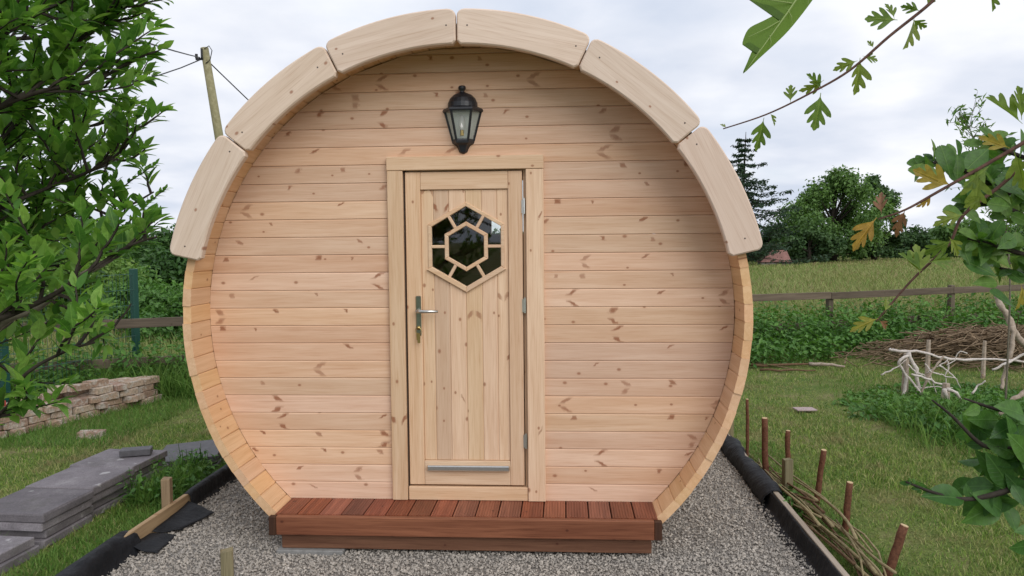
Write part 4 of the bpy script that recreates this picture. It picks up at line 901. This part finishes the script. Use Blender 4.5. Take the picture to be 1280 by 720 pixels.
crown_tree('dark_tree', 'low dark shrubby tree under the ragged conifer', at(962, 57), hgt(283, 962, 57), 6.5, M['tree_b'], 7000, .32, 16, .15, 13, TG, low=.05)
crown_tree('dark_tree', 'low dark bush in the shade at the foot of the broad tree', at(1012, 53), hgt(285, 1012, 53), 5, M['tree_b'], 6000, .3, 14, .15, 14, TG, low=.05)
for i, (px, dist, top, w_, mt, lab) in enumerate(((1140, 62, 288, 6.5, 'tree_b', 'low dark hedge bush just past the broad tree'), (1172, 64, 281, 7, 'tree_a', 'rounded pale green hedge bush along the far meadow edge'), (1215, 66, 274, 7, 'tree_a', 'tallest green bush of the far meadow hedge'), (1252, 66, 284, 7, 'tree_b', 'dark green bush of the far meadow hedge'), (1300, 66, 278, 8, 'tree_a', 'wide green bush closing the far meadow hedge'), (1350, 66, 285, 8, 'tree_b', 'dark bush at the hedge end behind the spindle shrub'))):
    crown_tree('hedge_bush', lab, at(px, dist), hgt(top, px, dist), w_, M[mt], 5000, .32, 14, .12, 20+i, 'bushes of the far hedge', 'bush', low=.06)
# behind the cabin: seen only through its windows
for i, (px, dist, top, w_) in enumerate(((860, 60, 285, 9), (700, 63, 290, 9), (620, 62, 292, 9), (540, 60, 292, 9), (370, 55, 284, 9))):
    crown_tree('hedge_bush', 'green hedge bush far behind the cabin, glimpsed through the door glass', at(px, dist), hgt(top, px, dist), w_, M['tree_b'], 2600, .4, 12, .12, 40+i, 'hedge behind the cabin', 'bush', low=.06)
# left: bramble bank and hedge behind the fence
BG = 'bushes behind the left part of the fence'
for i, (px, dist, top, w_, mt, n, sz, lab) in enumerate(((215, 20, 286, 4.6, 'bush_b', 15000, .14, 'dark green hedge bush close behind the cabin wall'), (150, 22, 290, 5, 'bush_b', 15000, .14, 'dark leafy hedge bush behind the green fence post'),
        (178, 13.5, 352, 2.6, 'bush_a', 12000, .085, 'low bramble bush between the green post and the cabin'), (120, 14, 322, 3, 'bush_c', 13000, .085, 'pale green bramble bush behind the steel mesh'), (60, 15, 318, 3.4, 'bush_c', 13000, .09, 'yellowish green bush behind the steel mesh'), (0, 15, 300, 4, 'bush_a', 12000, .09, 'green bush behind the mesh at its far end'), (228, 13, 366, 2.2, 'bush_a', 8000, .085, 'low green bramble touching the cabin side'), (75, 24, 270, 6, 'bush_b', 13000, .16, 'tall dark hedge bush behind the brambles'), (-40, 24, 262, 6.5, 'bush_b', 11000, .16, 'tall dark bush at the left hedge end'), (265, 24, 292, 5, 'bush_b', 8000, .16, 'dark bush peeping behind the barrel wall'))):
    crown_tree('bramble_bush', lab, at(px, dist), hgt(top, px, dist), w_, M[mt], n, sz, 16, .06, 60+i, BG, 'bush', low=.04)
# a small far shed
q = at(968, 50); sh = tag(empty('garden_shed', q), 'small far shed with a faded red roof under the dark trees', 'shed')
b = MB(); b.box((-.9, -.5, 0), (.9, .5, .26)); b.build('wall', M['render'], sh)
b = MB(); b.add([(-1.0, -.65, .22), (.9, -.65, .22), (.9, .65, .22), (-1.0, .65, .22), (-.1, 0, .95), (.75, 0, .95)], [(0, 1, 5, 4), (1, 2, 5), (2, 3, 4, 5), (3, 0, 4), (0, 3, 2, 1)]); b.build('roof', M['redroof'], sh)

# weeds: upright stems with pairs of leaves
def weeds(name, label, spots, mat, leaf_, spread=1., drop=.3):
    Pn, Nn, b = [], [], MB()
    for x_, y_, h_ in spots:
        lx, ly = random.gauss(0, .12)*h_, random.gauss(0, .12)*h_; b.tube([(x_, y_, 0), (x_+lx*.4, y_+ly*.4, h_*.6), (x_+lx, y_+ly, h_)], [.004, .003, .0015], 3, cap=False); k_ = max(4, int(h_/.055)); a = random.random()*6.28
        for j in range(k_):
            t_ = .15+.85*j/k_; a += 1.57+random.uniform(-.4, .4)
            for s_ in (0, 3.14):
                rr = leaf_*(.5+.3*random.random())*spread; Pn.append((x_+lx*t_+rr*math.cos(a+s_), y_+ly*t_+rr*math.sin(a+s_), h_*t_+random.uniform(-.02, .02))); Nn.append((math.cos(a+s_)*drop+random.gauss(0, .3), math.sin(a+s_)*drop+random.gauss(0, .3), .8))
    p = np.array(Pn); nr = np.array(Nn); nr /= np.linalg.norm(nr, axis=1, keepdims=True); V, F = leaf_quads(p, nr, leaf_, .5); o = inst(name, np_mesh(name, V, F, mat, np.repeat(np.clip(.45+.25*noise3(p, 3)+.2*rng.normal(size=len(p)), 0, 1), 4)))
    tag(o, label, 'weeds', kind='stuff'); s_ = b.build('stem', M['weed'], o); tag(s_, kind='stuff')
U = random.uniform
sp_ = []
for i in range(1500):
    x_ = U(2.2, 12); y_ = FY(x_)+U(-1.5, .5); h_ = U(.35, .75)*(1 if y_ > FY(x_)-.9 else .6)
    if ((x_-6.1)/1.9)**2+((y_-6.7)/.8)**2 < 1: continue
    if y_ < 6.0: continue
    sp_.append((x_, y_, h_*(.8 if x_ > 4.2 and x_ < 8 and y_ < FY(x_)-.2 else 1)))
weeds('nettle_bank', 'dense green nettles and weeds along the wooden fence beside the meadow', sp_, M['weed'], .085)
sp_ = [(U(-8, -2.4), 0, 0) for i in range(500)]; sp_ = [(x_, FY(x_)+U(-.25, .7), U(.2, .65)) for x_, _, _ in sp_]
weeds('nettle_bank', 'green weeds growing along the fence behind the bricks', sp_, M['weed'], .08)
sp_ = []
for i in range(1500):
    x_, y_ = random.gauss(4.55, .62), random.gauss(3.35, .75); d = ((x_-4.6)/1.3)**2+((y_-3.4)/1.5)**2
    if d < 1.2 and x_ > 3.3+.25*math.sin(y_*3): sp_.append((x_, y_, U(.10, .34)*(1.15-d*.5)*min(1, max(.3, (4.35-y_)/1.5))))
weeds('weed_patch', 'thick green weed patch round the bleached dead branches', sp_, M['weed'], .07)
sp_ = [(U(-2.25, -1.95), U(.6, 1.5), U(.08, .25)) for i in range(90)]+[(U(1.84, 1.95), U(.65, 1.0), U(.06, .12)) for i in range(25)]+[(U(-3.4, -2.6), U(4.2, 4.9), U(.2, .45)) for i in range(120)]
weeds('weed_patch', 'small leafy weeds sprouting between the paving slabs and the edging', sp_, M['weed'], .05)
n_ = 16000; x = rng.normal(4.6, .75, n_); y = rng.normal(3.4, .85, n_); keep = (x > 3.35); x, y = x[keep], y[keep]; V, F, T = blades(x, y, (.10+.26*rng.random(len(x))**1.5)*np.clip((4.4-y)/1.5, .3, 1), .007, .9)
tag(inst('long_grass', np_mesh('long_grass', V, F, M['tall'], T)), 'long grass growing through the weed patch by the dead branches', 'grass', kind='stuff')

# ------------------------------------------------------------------ shrubs close to the camera
def leaf_mesh(name, half, mat, fold=.22, curl=.25, rows=None):
    """half: list of (x, halfwidth) along a leaf of length 1; folded along its rib and curled"""
    b = MB(); vs = []; n = len(half); xl = 0.
    for x_, w_ in half:
        z_ = -curl*x_*x_; xl = max(xl, x_*.97); xm = xl
        vs += [(x_, w_, z_+w_*fold), (xm, 0, -curl*xm*xm), (x_, -w_, z_+w_*fold)]
    fs = []
    for i in range(n-1):
        for j in range(2): a = i*3+j; fs.append((a, a+1, a+4, a+3))
    b.add(vs, fs); return b.mesh(name, mat, True)
ov = [(0, .012), (.06, .07), (.18, .17), (.34, .235), (.5, .24), (.66, .20), (.8, .13), (.92, .05), (1, .004)]
obo = [(0, .014), (.08, .05), (.22, .13), (.4, .23), (.58, .285), (.74, .28), (.87, .21), (.96, .10), (1, .02)]
haw = [(0, .010), (.12, .014), (.21, .06), (.30, .15), (.41, .26), (.50, .335), (.57, .37), (.645, .385), (.66, .36), (.635, .30), (.64, .275), (.575, .20), (.515, .135), (.485, .095), (.56, .12), (.65, .185), (.74, .235), (.82, .265), (.875, .26), (.865, .205), (.86, .185), (.80, .13), (.765, .085), (.84, .10), (.91, .125), (.965, .12), (.975, .075), (1.02, .045), (1.05, .002)]
def lobed_mesh(k_, mat, fold, curl):
    b = MB(); n = len(haw); mid = [0, .15, .3, .45, .6, .75, .9, 1.05]; zc = lambda x_, w_: -curl*x_*x_+w_*fold-.25*curl*w_*w_*4
    for sg in (1, -1):
        vs = [(x_, sg*w_*k_, zc(x_, w_)) for x_, w_ in haw]+[(x_, 0, zc(x_, 0)) for x_ in mid[::-1]]; f = tuple(range(len(vs))); b.add(vs, [f if sg < 0 else f[::-1]])
    return b.mesh('leaf', mat)
LM = {'ov': [leaf_mesh('leaf', [(a, w_*k_) for a, w_ in ov], M['leaf_left'], f_, c_) for k_, f_, c_ in ((1, .25, .2), (.85, .45, .35), (1.15, .15, .1), (1, .6, .05))],
      'dk': [leaf_mesh('leaf', [(a, w_*k_) for a, w_ in ov], M['leaf_dark'], f_, c_) for k_, f_, c_ in ((1.1, .2, .2), (1.25, .3, .3))],
      'ob': [leaf_mesh('leaf', [(a, w_*k_) for a, w_ in obo], M['leaf_spindle'], f_, c_) for k_, f_, c_ in ((1, .2, .15), (.9, .35, .3))],
      'hw': [lobed_mesh(k_, M['leaf_haw'], f_, c_) for k_, f_, c_ in ((1, .2, .15), (.9, .45, .35), (1.12, .1, .5), (.8, .7, .1))], 'yl': [lobed_mesh(k_, M['leaf_yellow'], f_, c_) for k_, f_, c_ in ((1, .3, .25), (.85, .5, .45))], 'ru': [lobed_mesh(.8, M['leaf_rust'], .7, .6)]}
def leaf_at(kind, p, d, nrm, size, parent):
    x_ = Vector(d).normalized(); z_ = Vector(nrm); z_ = z_-x_*z_.dot(x_); z_ = z_.normalized() if z_.length > 1e-4 else x_.orthogonal().normalized(); y_ = z_.cross(x_)
    o = bpy.data.objects.new('leaf', random.choice(LM[kind])); link(o, parent)
    q = Vector(p)-parent.location; o.matrix_basis = Matrix(((x_.x*size, y_.x*size, z_.x*size, q.x), (x_.y*size, y_.y*size, z_.y*size, q.y), (x_.z*size, y_.z*size, z_.z*size, q.z), (0, 0, 0, 1))); return o
# the shrub at the left: its stem stands just outside the frame
sb_ = G(-420, 900); sb_ = Vector((CAM.x-1.75, CAM.y+1.15, 0))
ls = tag(empty('leafy_shrub', sb_), 'dense green leafy shrub with dark branches leaning in beside the mesh fence', 'shrub')
Lq = []                                                             # (point, direction, normal, size)
def add_branch(root, pl, r0, r1, mat, name='branch', n=6):
    pts = smooth_path(pl, 6); k_ = len(pts); b = MB(); b.tube([p-root.location for p in pts], [r0+(r1-r0)*i/(k_-1) for i in range(k_)], n); b.build(name, mat, root, True); return pts
def twig(root, mb, p, d, L_, lf, sink, size, dens, up=.35, spike=False):
    d = Vector(d).normalized(); pts = [Vector(p)]; k_ = 6
    for i in range(k_): d = (d+Vector((random.gauss(0, .16), random.gauss(0, .16), random.gauss(.06, .14)))).normalized(); pts.append(pts[-1]+d*L_/k_)
    mb.tube([q-root.location for q in pts], [.0024*(1.15-i/k_)+.0007 for i in range(k_+1)], 4, cap=False)
    n = max(3, int(L_*dens)); a = random.random()*6.28
    for j in range(n):
        t_ = .18+.82*(j+.5)/n; i = min(k_-1, int(t_*k_)); q = pts[i].lerp(pts[i+1], t_*k_-i); td = (pts[i+1]-pts[i]).normalized(); u = td.orthogonal().normalized(); v = td.cross(u); a += 2.4
        o = u*math.cos(a)+v*math.sin(a)
        for s_ in (1, -1):
            ld = td*(.75 if not spike else 1.6)+o*s_*.8+Vector((0, 0, up)); nr = Vector((0, 0, 1))+td*-.35+o*s_*-.3+Vector((random.gauss(0, .28), random.gauss(0, .28), 0)); sink.append((q+o*s_*.003, ld.normalized(), nr.normalized(), size*random.uniform(.62, 1.2)*(1-.35*max(0, t_-.6))))
    if not spike:
        for s_ in range(3): sink.append((pts[-1], (d+Vector((random.gauss(0, .5), random.gauss(0, .5), random.gauss(.2, .3)))).normalized(), Vector((random.gauss(0, .4), random.gauss(0, .4), 1)).normalized(), size*.75))
LB_ = [([(-420, 560), (-200, 330), (-20, 200), (40, 120), (92, 55), (160, 8)], 1.55, .013), ([(-300, 300), (-120, 190), (0, 133), (60, 112), (120, 100), (160, 78), (188, 66)], 1.45, .010), ([(-200, 160), (-60, 90), (10, 38), (70, 5), (130, -30)], 1.4, .012),
       ([(-300, 480), (-100, 330), (0, 262), (60, 235), (110, 215), (150, 190), (172, 160)], 1.6, .009), ([(-350, 600), (-100, 430), (-10, 402), (60, 372), (110, 340), (160, 308), (196, 296)], 1.3, .012), ([(-250, 620), (-80, 490), (0, 420), (38, 330), (52, 255), (60, 195)], 1.75, .009),
       ([(-250, 680), (-80, 560), (0, 520), (30, 470), (80, 440), (118, 428)], 1.25, .008), ([(-260, 420), (-60, 310), (50, 300), (110, 280), (160, 258), (192, 240)], 1.7, .008), ([(-200, 120), (-60, 60), (60, 45), (110, 30), (155, 24), (188, 12)], 1.6, .009), ([(-200, 260), (-40, 230), (40, 190), (90, 165), (130, 150), (150, 120)], 1.9, .009), ([(-240, 460), (-60, 380), (10, 350), (50, 335), (85, 330)], 1.95, .008)]
tm = MB()
for pl, dep, r0 in LB_:
    w_ = [P(px, py, dep+U(-.05, .05)) for px, py in pl]; zt_ = max(.35, min(2.0, w_[0].z*.75)); w_ = [sb_+Vector((.1*zt_/1.4, .2*zt_/1.4, zt_))]+w_; pts = add_branch(ls, w_, r0*.7, .0018, M['bark_dark'])
    acc = 0
    for i in range(1, len(pts)):
        seg = (pts[i]-pts[i-1]); c_ = pts[i]-CAM; dd = c_.dot(FW); ix = 640+FPX*c_.dot(RT)/dd
        iy = 360-FPX*c_.dot(UP)/dd
        if dd < .5 or ix < -330 or (ix > 20 and iy > 445): continue
        acc += seg.length*38*(1.3 if ix < 120 else .8)
        while acc > 1:
            acc -= 1; o = Vector((random.gauss(0, 1), random.gauss(0, 1), random.gauss(.35, .9))).normalized()
            twig(ls, tm, pts[i], seg.normalized()*.6+o*.8, U(.07, .19)*(1.1 if ix < 110 else .7 if ix < 150 else .4), 'ov', Lq, .038, 72)
tag(tm.build('twigs', M['bark_dark'], ls), kind='stuff')
# pale limb and spiky budding shoots
add_branch(ls, [P(-60, 470, 1.5), P(0, 405, 1.5), P(45, 385, 1.5), P(92, 350, 1.5), P(130, 330, 1.5)], .011, .005, M['bark_pale'])
for px0, py0, px1, py1, dep in ((130, 215, 170, 143, 1.6), (125, 260, 195, 205, 1.7), (150, 290, 207, 236, 1.7), (145, 60, 190, 22, 1.6), (130, 110, 178, 68, 1.5), (120, 190, 158, 112, 1.65)):
    p0, p1 = P(px0, py0, dep), P(px1, py1, dep); tm = MB(); sk = []
    pts = smooth_path([p0, p0.lerp(p1, .5)+Vector((0, 0, .006)), p1], 6); tm.tube([q-ls.location for q in pts], [.002-.0012*i/len(pts) for i in range(len(pts))], 4); td = (p1-p0).normalized()
    for j in range(30):
        t_ = .15+.85*j/30; q = pts[min(len(pts)-1, int(t_*len(pts)))]; a = j*2.4; u = td.orthogonal().normalized(); v = td.cross(u); o = u*math.cos(a)+v*math.sin(a); Lq.append((q, (td*1.2+o*.7).normalized(), (Vector((0, 0, 1))-o*.4).normalized(), U(.011, .022)))
    tm.build('shoot', M['bark_dark'], ls, True)
# the 300 leaves that show largest are objects, the rest one mass
def shown(l):
    c_ = l[0]-CAM; dd = c_.dot(FW); ix, iy = 640+FPX*c_.dot(RT)/dd, 360-FPX*c_.dot(UP)/dd
    return (l[3]/dd) if (-20 < ix < 1300 and -20 < iy < 740) else 0
def low_right(l):
    c_ = l[0]-CAM; dd = c_.dot(FW); ix, iy = 640+FPX*c_.dot(RT)/dd, 360-FPX*c_.dot(UP)/dd
    return (ix > 140 and iy > 335) or (ix > 95 and iy > 465) or ix > 214
Lq = [l for l in Lq if not low_right(l)]
Lq.sort(key=lambda l: -shown(l)); print('left shrub leaves', len(Lq))
for p, d, nr, s_ in Lq[:300]: leaf_at('ov', p, d, nr, s_, ls)
def mass(lst, half, mat, root, name='foliage'):
    h_ = np.array(half); n = len(h_); T_ = np.zeros((n*3, 3)); T_[0::3] = np.stack([h_[:, 0], h_[:, 1], -.2*h_[:, 0]**2+.25*h_[:, 1]], -1); T_[1::3] = np.stack([h_[:, 0], 0*h_[:, 0], -.2*h_[:, 0]**2], -1); T_[2::3] = np.stack([h_[:, 0], -h_[:, 1], -.2*h_[:, 0]**2+.25*h_[:, 1]], -1)
    q4 = np.array([(i*3+j, i*3+j+1, i*3+j+4, i*3+j+3) for i in range(n-1) for j in range(2)]); V = []; F = []; T = []
    for p, d, nr, s_ in lst:
        x_ = d; z_ = (nr-x_*nr.dot(x_)).normalized(); y_ = z_.cross(x_); Rm = np.array([x_, y_, z_])*s_; F.append(q4+len(V)*n*3); V.append(T_@Rm+np.array(p-root.location)); T.append(np.full(n*3, random.random()))
    o = inst(name, np_mesh(name, np.concatenate(V), np.concatenate(F), mat, np.concatenate(T), True), root); return tag(o, kind='stuff')
mass(Lq[300:], ov[::2], M['leaf_left_mass'], ls)
stem = [sb_, sb_+Vector((.05, .1, .7)), sb_+Vector((.1, .2, 1.4)), sb_+Vector((.1, .2, 2.1))]; add_branch(ls, stem, .036, .006, M['bark_dark'], 'trunk', 8)

# hawthorn twigs at the right, close to the lens
hb = Vector((CAM.x+1.55, CAM.y+.9, 0)); ht = tag(empty('hawthorn_bush', hb), 'hawthorn with thin arching twigs and lobed green and yellow leaves', 'shrub')
add_branch(ht, [hb, hb+Vector((-.03, .05, .9)), hb+Vector((-.05, .1, 1.7)), P(1420, 60, 1.15)], .018, .006, M['twig_red'], 'trunk', 8)
add_branch(ht, [P(1420, 60, 1.15), P(1330, -70, 1.12), P(1200, -38, 1.1), P(1165, 2, 1.1), P(1112, 45, 1.1), P(1062, 88, 1.1), P(1010, 118, 1.1), P(958, 143, 1.1), P(904, 161, 1.1)], .0034, .0009, M['twig_red'])
add_branch(ht, [P(1420, 60, 1.15), P(1340, 140, 1.0), P(1280, 178, 1.0), P(1232, 206, 1.0), P(1172, 240, 1.0), P(1132, 262, 1.0), P(1098, 274, 1.0)], .0036, .0011, M['twig_red'])
add_branch(ht, [P(1340, 140, 1.0), P(1262, 222, 1.02), P(1205, 268, 1.02), P(1186, 305, 1.02), P(1142, 348, 1.02), P(1112, 382, 1.02), P(1095, 402, 1.02)], .0026, .0009, M['twig_red'])
VW = -FW
def hleaf(kind, bx, by, tx, ty, dep, tilt=.35, sc_=1., root=None, bend=0.):
    root = root or ht; p, q = P(bx, by, dep), P(tx, ty, dep+bend); d = q-p; nr = VW+RT*random.gauss(0, tilt)+UP*random.gauss(.25, tilt); leaf_at(kind, p, d, nr, d.length*sc_, root)
for a in (('hw', 955, 147, 946, 186), ('hw', 1028, 112, 1010, 92), ('hw', 1026, 116, 1020, 160), ('hw', 1075, 72, 1070, 116), ('hw', 1072, 76, 1046, 84), ('hw', 1078, 70, 1098, 74), ('hw', 1030, 100, 1006, 116), ('hw', 1143, 22, 1133, 60), ('hw', 1140, 24, 1158, 36), ('hw', 1122, 25, 1085, 22), ('hw', 1118, 24, 1112, 2), ('hw', 1158, 8, 1168, -8), ('hw', 1150, 14, 1132, 4), ('hw', 988, 128, 988, 106), ('hw', 962, 141, 972, 154), ('hw', 1092, 60, 1086, 50), ('hw', 908, 160, 902, 154), ('hw', 1236, -20, 1243, 12), ('hw', 1278, 155, 1238, 120), ('hw', 1277, 150, 1274, 108)):
    hleaf(*a, 1.1)
ol = [(1022, -8), (1004, 16), (986, 38), (970, 54), (948, 74), (929, 92), (934, 78), (939, 66), (943, 57), (936, 53), (928, 56), (931, 44), (938, 34), (956, 25), (971, 16), (966, 8), (948, 3), (928, -8), (950, -30), (990, -55), (1040, -60), (1045, -35)]
def soft(pl):
    o = []; n = len(pl)
    for i in range(n):
        p0, p1, p2, p3 = [Vector(pl[(i+k_) % n]) for k_ in (-1, 0, 1, 2)]
        for t_ in (0, .33, .67): o.append(.5*((2*p1)+(p2-p0)*t_+(2*p0-5*p1+4*p2-p3)*t_*t_+(3*p1-p0-3*p2+p3)*t_**3))
    return o
a_, c_ = Vector((1035, -60)), Vector((929, 92)); ax = (c_-a_).normalized(); op = soft(ol); b = MB(); pts = []
for v in op:
    u = (v-a_).dot(ax); sd_ = (v-a_).dot(Vector((-ax.y, ax.x))); pts.append((v, 0.52+abs(sd_)*.00018+.00000016*(u-90)**2)); m_ = a_+ax*max(0, min(185, u)); pts.append((m_, .52))
n = len(op); b.add([P(v.x, v.y, d_)-ht.location for v, d_ in pts], [(2*i, 2*((i+1) % n), 2*((i+1) % n)+1, 2*i+1) for i in range(n)]); nl = b.build('leaf', M['leaf_near'], ht, True); add_branch(ht, [P(1420, 60, 1.15), P(1330, -140, .85), P(1150, -150, .62), P(1036, -58, .521)], .0028, .0009, M['twig_red'])
for (x0_, y0_), (x1_, y1_), r_ in (((1035, -60), (931, 90), .0008), ((1008, -20), (1010, 6), .0004), ((990, 4), (934, -4), .0005), ((975, 26), (936, 46), .0004), ((985, 12), (990, 30), .0004), ((962, 44), (962, 60), .0003), ((950, 62), (940, 72), .0003)):
    vb = MB(); vb.tube([P(x0_, y0_, .5195)-ht.location, P((x0_+x1_)/2+2, (y0_+y1_)/2, .5195)-ht.location, P(x1_, y1_, .5205)-ht.location], [r_, r_*.8, r_*.3], 5); vb.build('vein', M['vein'], nl)
for a in (('yl', 1096, 272, 1062, 310), ('ru', 1132, 262, 1116, 294), ('yl', 1165, 244, 1150, 262), ('ru', 1102, 268, 1098, 236), ('hw', 1222, 214, 1218, 268), ('hw', 1236, 208, 1204, 236), ('yl', 1190, 232, 1140, 212), ('hw', 1268, 190, 1282, 244), ('yl', 1262, 185, 1226, 170), ('hw', 1190, 300, 1160, 322), ('hw', 1186, 296, 1206, 322), ('hw', 1154, 340, 1122, 312), ('hw', 1150, 344, 1146, 300), ('yl', 1098, 398, 1062, 410), ('ru', 1098, 400, 1116, 412), ('hw', 1106, 390, 1112, 372), ('hw', 1160, 328, 1200, 322), ('yl', 1276, 355, 1284, 392), ('hw', 1205, 268, 1166, 276), ('hw', 1230, 244, 1205, 262)):
    hleaf(*a, 1.0, .45, .85)
# rounded-leaf spindle shrub behind the hawthorn
eb = Vector((CAM.x+1.62, CAM.y+1.35, 0)); es = tag(empty('spindle_shrub', eb), 'shrub with rounded dark green leaves tangled behind the hawthorn twigs', 'shrub')
add_branch(es, [eb, eb+Vector((-.02, .03, .8)), P(1400, 330, 1.35), P(1330, 262, 1.3)], .016, .006, M['bark_dark'], 'trunk', 8)
EB = [([(1330, 262), (1290, 250), (1240, 232), (1205, 212), (1178, 200), (1155, 212)], 1.3), ([(1330, 262), (1300, 210), (1262, 190), (1232, 178)], 1.35), ([(1400, 330), (1320, 300), (1280, 270), (1240, 255), (1215, 258)], 1.3), ([(1400, 360), (1330, 330), (1280, 318), (1240, 306), (1210, 298)], 1.25), ([(1400, 370), (1340, 360), (1290, 345), (1250, 335)], 1.3)]
tm = MB()
for pl, dep in EB:
    pts = add_branch(es, [P(a, c_, dep) for a, c_ in pl], .006, .002, M['bark_dark'])
    for i in range(3, len(pts), 2):
        c_ = pts[i]-CAM; ix = 640+FPX*c_.dot(RT)/c_.dot(FW)
        if ix > 1300: continue
        for s_ in range(4 if random.random() < .8 else 3):
            d = (pts[i]-pts[i-1]).normalized()*.5+Vector((random.gauss(0, .7), random.gauss(0, .6), random.gauss(.35, .6))); leaf_at('ob', pts[i], d, VW*.7+Vector((random.gauss(0, .4), random.gauss(0, .4), .7)), U(.024, .042), es)
for bx, by, tx, ty in ((1188, 222, 1178, 178), (1180, 224, 1140, 205), (1196, 226, 1200, 190), (1212, 330, 1198, 292), (1245, 345, 1206, 322), (1262, 335, 1232, 302), (1240, 320, 1268, 300), (1215, 355, 1250, 350)): hleaf('ob', bx, by, tx, ty, 1.25, .4, .95, es)
for i in range(46):
    bx, by = U(1195, 1290), U(185, 395); a = random.gauss(-1.9, .9); L_ = U(24, 42)
    if by > 300 and bx < 1225: continue
    hleaf('ob', bx, by, bx+L_*math.cos(a), by+L_*math.sin(a), U(1.22, 1.36), .5, 1., es, U(-.02, .02))
# low dark branch at the right
lbp = Vector((CAM.x+1.35, CAM.y+1.0, 0)); lo_ = tag(empty('dark_leaved_shrub', lbp), 'low shrub branch with big dark glossy leaves over the lawn', 'shrub')
add_branch(lo_, [lbp, lbp+Vector((0, .02, .4)), P(1420, 560, 1.15), P(1340, 540, 1.12)], .013, .006, M['bark_dark'], 'trunk', 8)
add_branch(lo_, [P(1420, 640, 1.15), P(1330, 590, 1.1), P(1278, 604, 1.1), P(1250, 616, 1.1), P(1205, 624, 1.1), P(1168, 616, 1.1), P(1132, 602, 1.1)], .007, .0014, M['bark_dark'])
add_branch(lo_, [P(1340, 540, 1.12), P(1285, 575, 1.1), P(1265, 560, 1.1), P(1228, 556, 1.1), P(1190, 520, 1.1), P(1165, 500, 1.1)], .006, .0012, M['bark_dark'])
add_branch(lo_, [P(1420, 560, 1.15), P(1330, 545, 1.12), P(1280, 520, 1.12), P(1240, 510, 1.12), P(1205, 498, 1.12)], .006, .0013, M['bark_dark'])
for a in ((1205, 624, 1150, 610), (1212, 624, 1206, 600), (1240, 618, 1192, 655), (1258, 612, 1218, 548), (1262, 608, 1232, 560), (1268, 602, 1250, 560), (1282, 598, 1262, 556), (1255, 614, 1215, 612), (1232, 556, 1200, 556), (1240, 552, 1222, 528), (1246, 550, 1262, 528), (1270, 530, 1240, 545), (1285, 530, 1258, 512), (1280, 520, 1250, 500), (1292, 680, 1262, 690), (1300, 664, 1264, 662), (1282, 620, 1256, 590), (1290, 590, 1270, 620), (1225, 508, 1205, 520), (1260, 555, 1284, 545), (1275, 575, 1240, 580), (1290, 560, 1262, 575)):
    hleaf('dk', *a, 1.1, .5, .8, lo_, U(-.03, .03))
for i in range(26):
    bx, by = U(1215, 1292), U(505, 640); a = random.gauss(3.0, 1.1); L_ = U(28, 52); hleaf('dk', bx, by, bx+L_*math.cos(a), by+L_*math.sin(a)*.8, U(1.08, 1.16), .5, 1., lo_, U(-.03, .03))
for px, py in ((1136, 604), (1142, 606), (1150, 609), (1158, 612), (1166, 615), (1150, 612), (1140, 602)):
    for s_ in range(3): hleaf('dk', px, py, px+U(-12, 4), py+U(-9, 9), 1.1, .6, 1., lo_)
# feathery grey-green sprig behind
wb_ = at(1262, 7.2); wl = tag(empty('willow_sapling', wb_), 'slender feathery grey-green sapling rising behind the spindle shrub', 'sapling')
pts0 = [Vector((0, 0, 0)), P(1262, 330, 7.2)-wb_, P(1240, 230, 7.2)-wb_, P(1208, 152, 7.2)-wb_]; b = MB(); sp0 = smooth_path(pts0, 6); b.tube(sp0, [.010-.007*i/len(sp0) for i in range(len(sp0))], 6); pn, nn = [], []
for i in range(6, len(sp0)):
    for s_ in range(5):
        d = Vector((random.gauss(-.1, .6), random.gauss(0, .6), random.gauss(.5, .4))).normalized(); L_ = U(.15, .4); e_ = sp0[i]+d*L_; b.tube([sp0[i], e_], [.004, .0015], 3, cap=False)
        for j in range(9): pn.append(sp0[i].lerp(e_, (j+1)/9)+Vector((random.gauss(0, .02), random.gauss(0, .02), random.gauss(0, .02)))); nn.append(Vector((random.gauss(0, 1), random.gauss(0, 1), .6)).normalized())
b.build('trunk', M['bark_pale'], wl); V, F = leaf_quads(np.array(pn), np.array(nn), .075, .25); inst('crown', np_mesh('crown', V, F, M['bush_c'], np.repeat(rng.random(len(pn)), 4)), wl)

# the parts of the right-hand shrubs that lean away from the picture
def outer_growth(root, base, n, zlo, zhi, half, mat, size, spread):
    sk = []; tw = MB(); k_ = 0
    while k_ < n:
        z_ = U(zlo, zhi); d = (RT*U(.25, 1)+Vector((FW.x, FW.y, 0))*U(-.5, .9)+Vector((0, 0, U(.0, .6)))).normalized(); p = base+Vector((-.02, .04, z_)); e_ = p+d*U(.25, spread); k_ += 1
        tw.tube([p-root.location, p.lerp(e_, .5)+Vector((0, 0, .03))-root.location, e_-root.location], [.007, .005, .002], 5, cap=False)
        for t_ in (.35, .5, .65, .8, .9, 1.):
            for q in range(2): twig(root, tw, p.lerp(e_, t_), d+Vector((random.gauss(0, .8), random.gauss(0, .8), random.gauss(.3, .6))), U(.06, .16), '', sk, size, 40)
    def off(l):
        c_ = l[0]-CAM; dd = c_.dot(FW); return dd < .15 or 640+FPX*c_.dot(RT)/dd > 1310
    tag(tw.build('twigs', M['bark_dark'], root), kind='stuff'); mass([l for l in sk if off(l)], half, mat, root)
M['leaf_right_mass'] = leaf('right_leaf_mass', [(.05, .13, .026), (.09, .19, .036), (.16, .26, .055)], .42, .45, obj=False)
outer_growth(ht, hb, 12, 1.3, 2.1, ov[::2], M['leaf_right_mass'], .035, .6)
outer_growth(es, eb, 12, .7, 1.7, obo[::2], M['leaf_right_mass'], .042, .6)
outer_growth(lo_, lbp, 9, .3, 1.0, ov[::2], M['leaf_right_mass'], .05, .5)
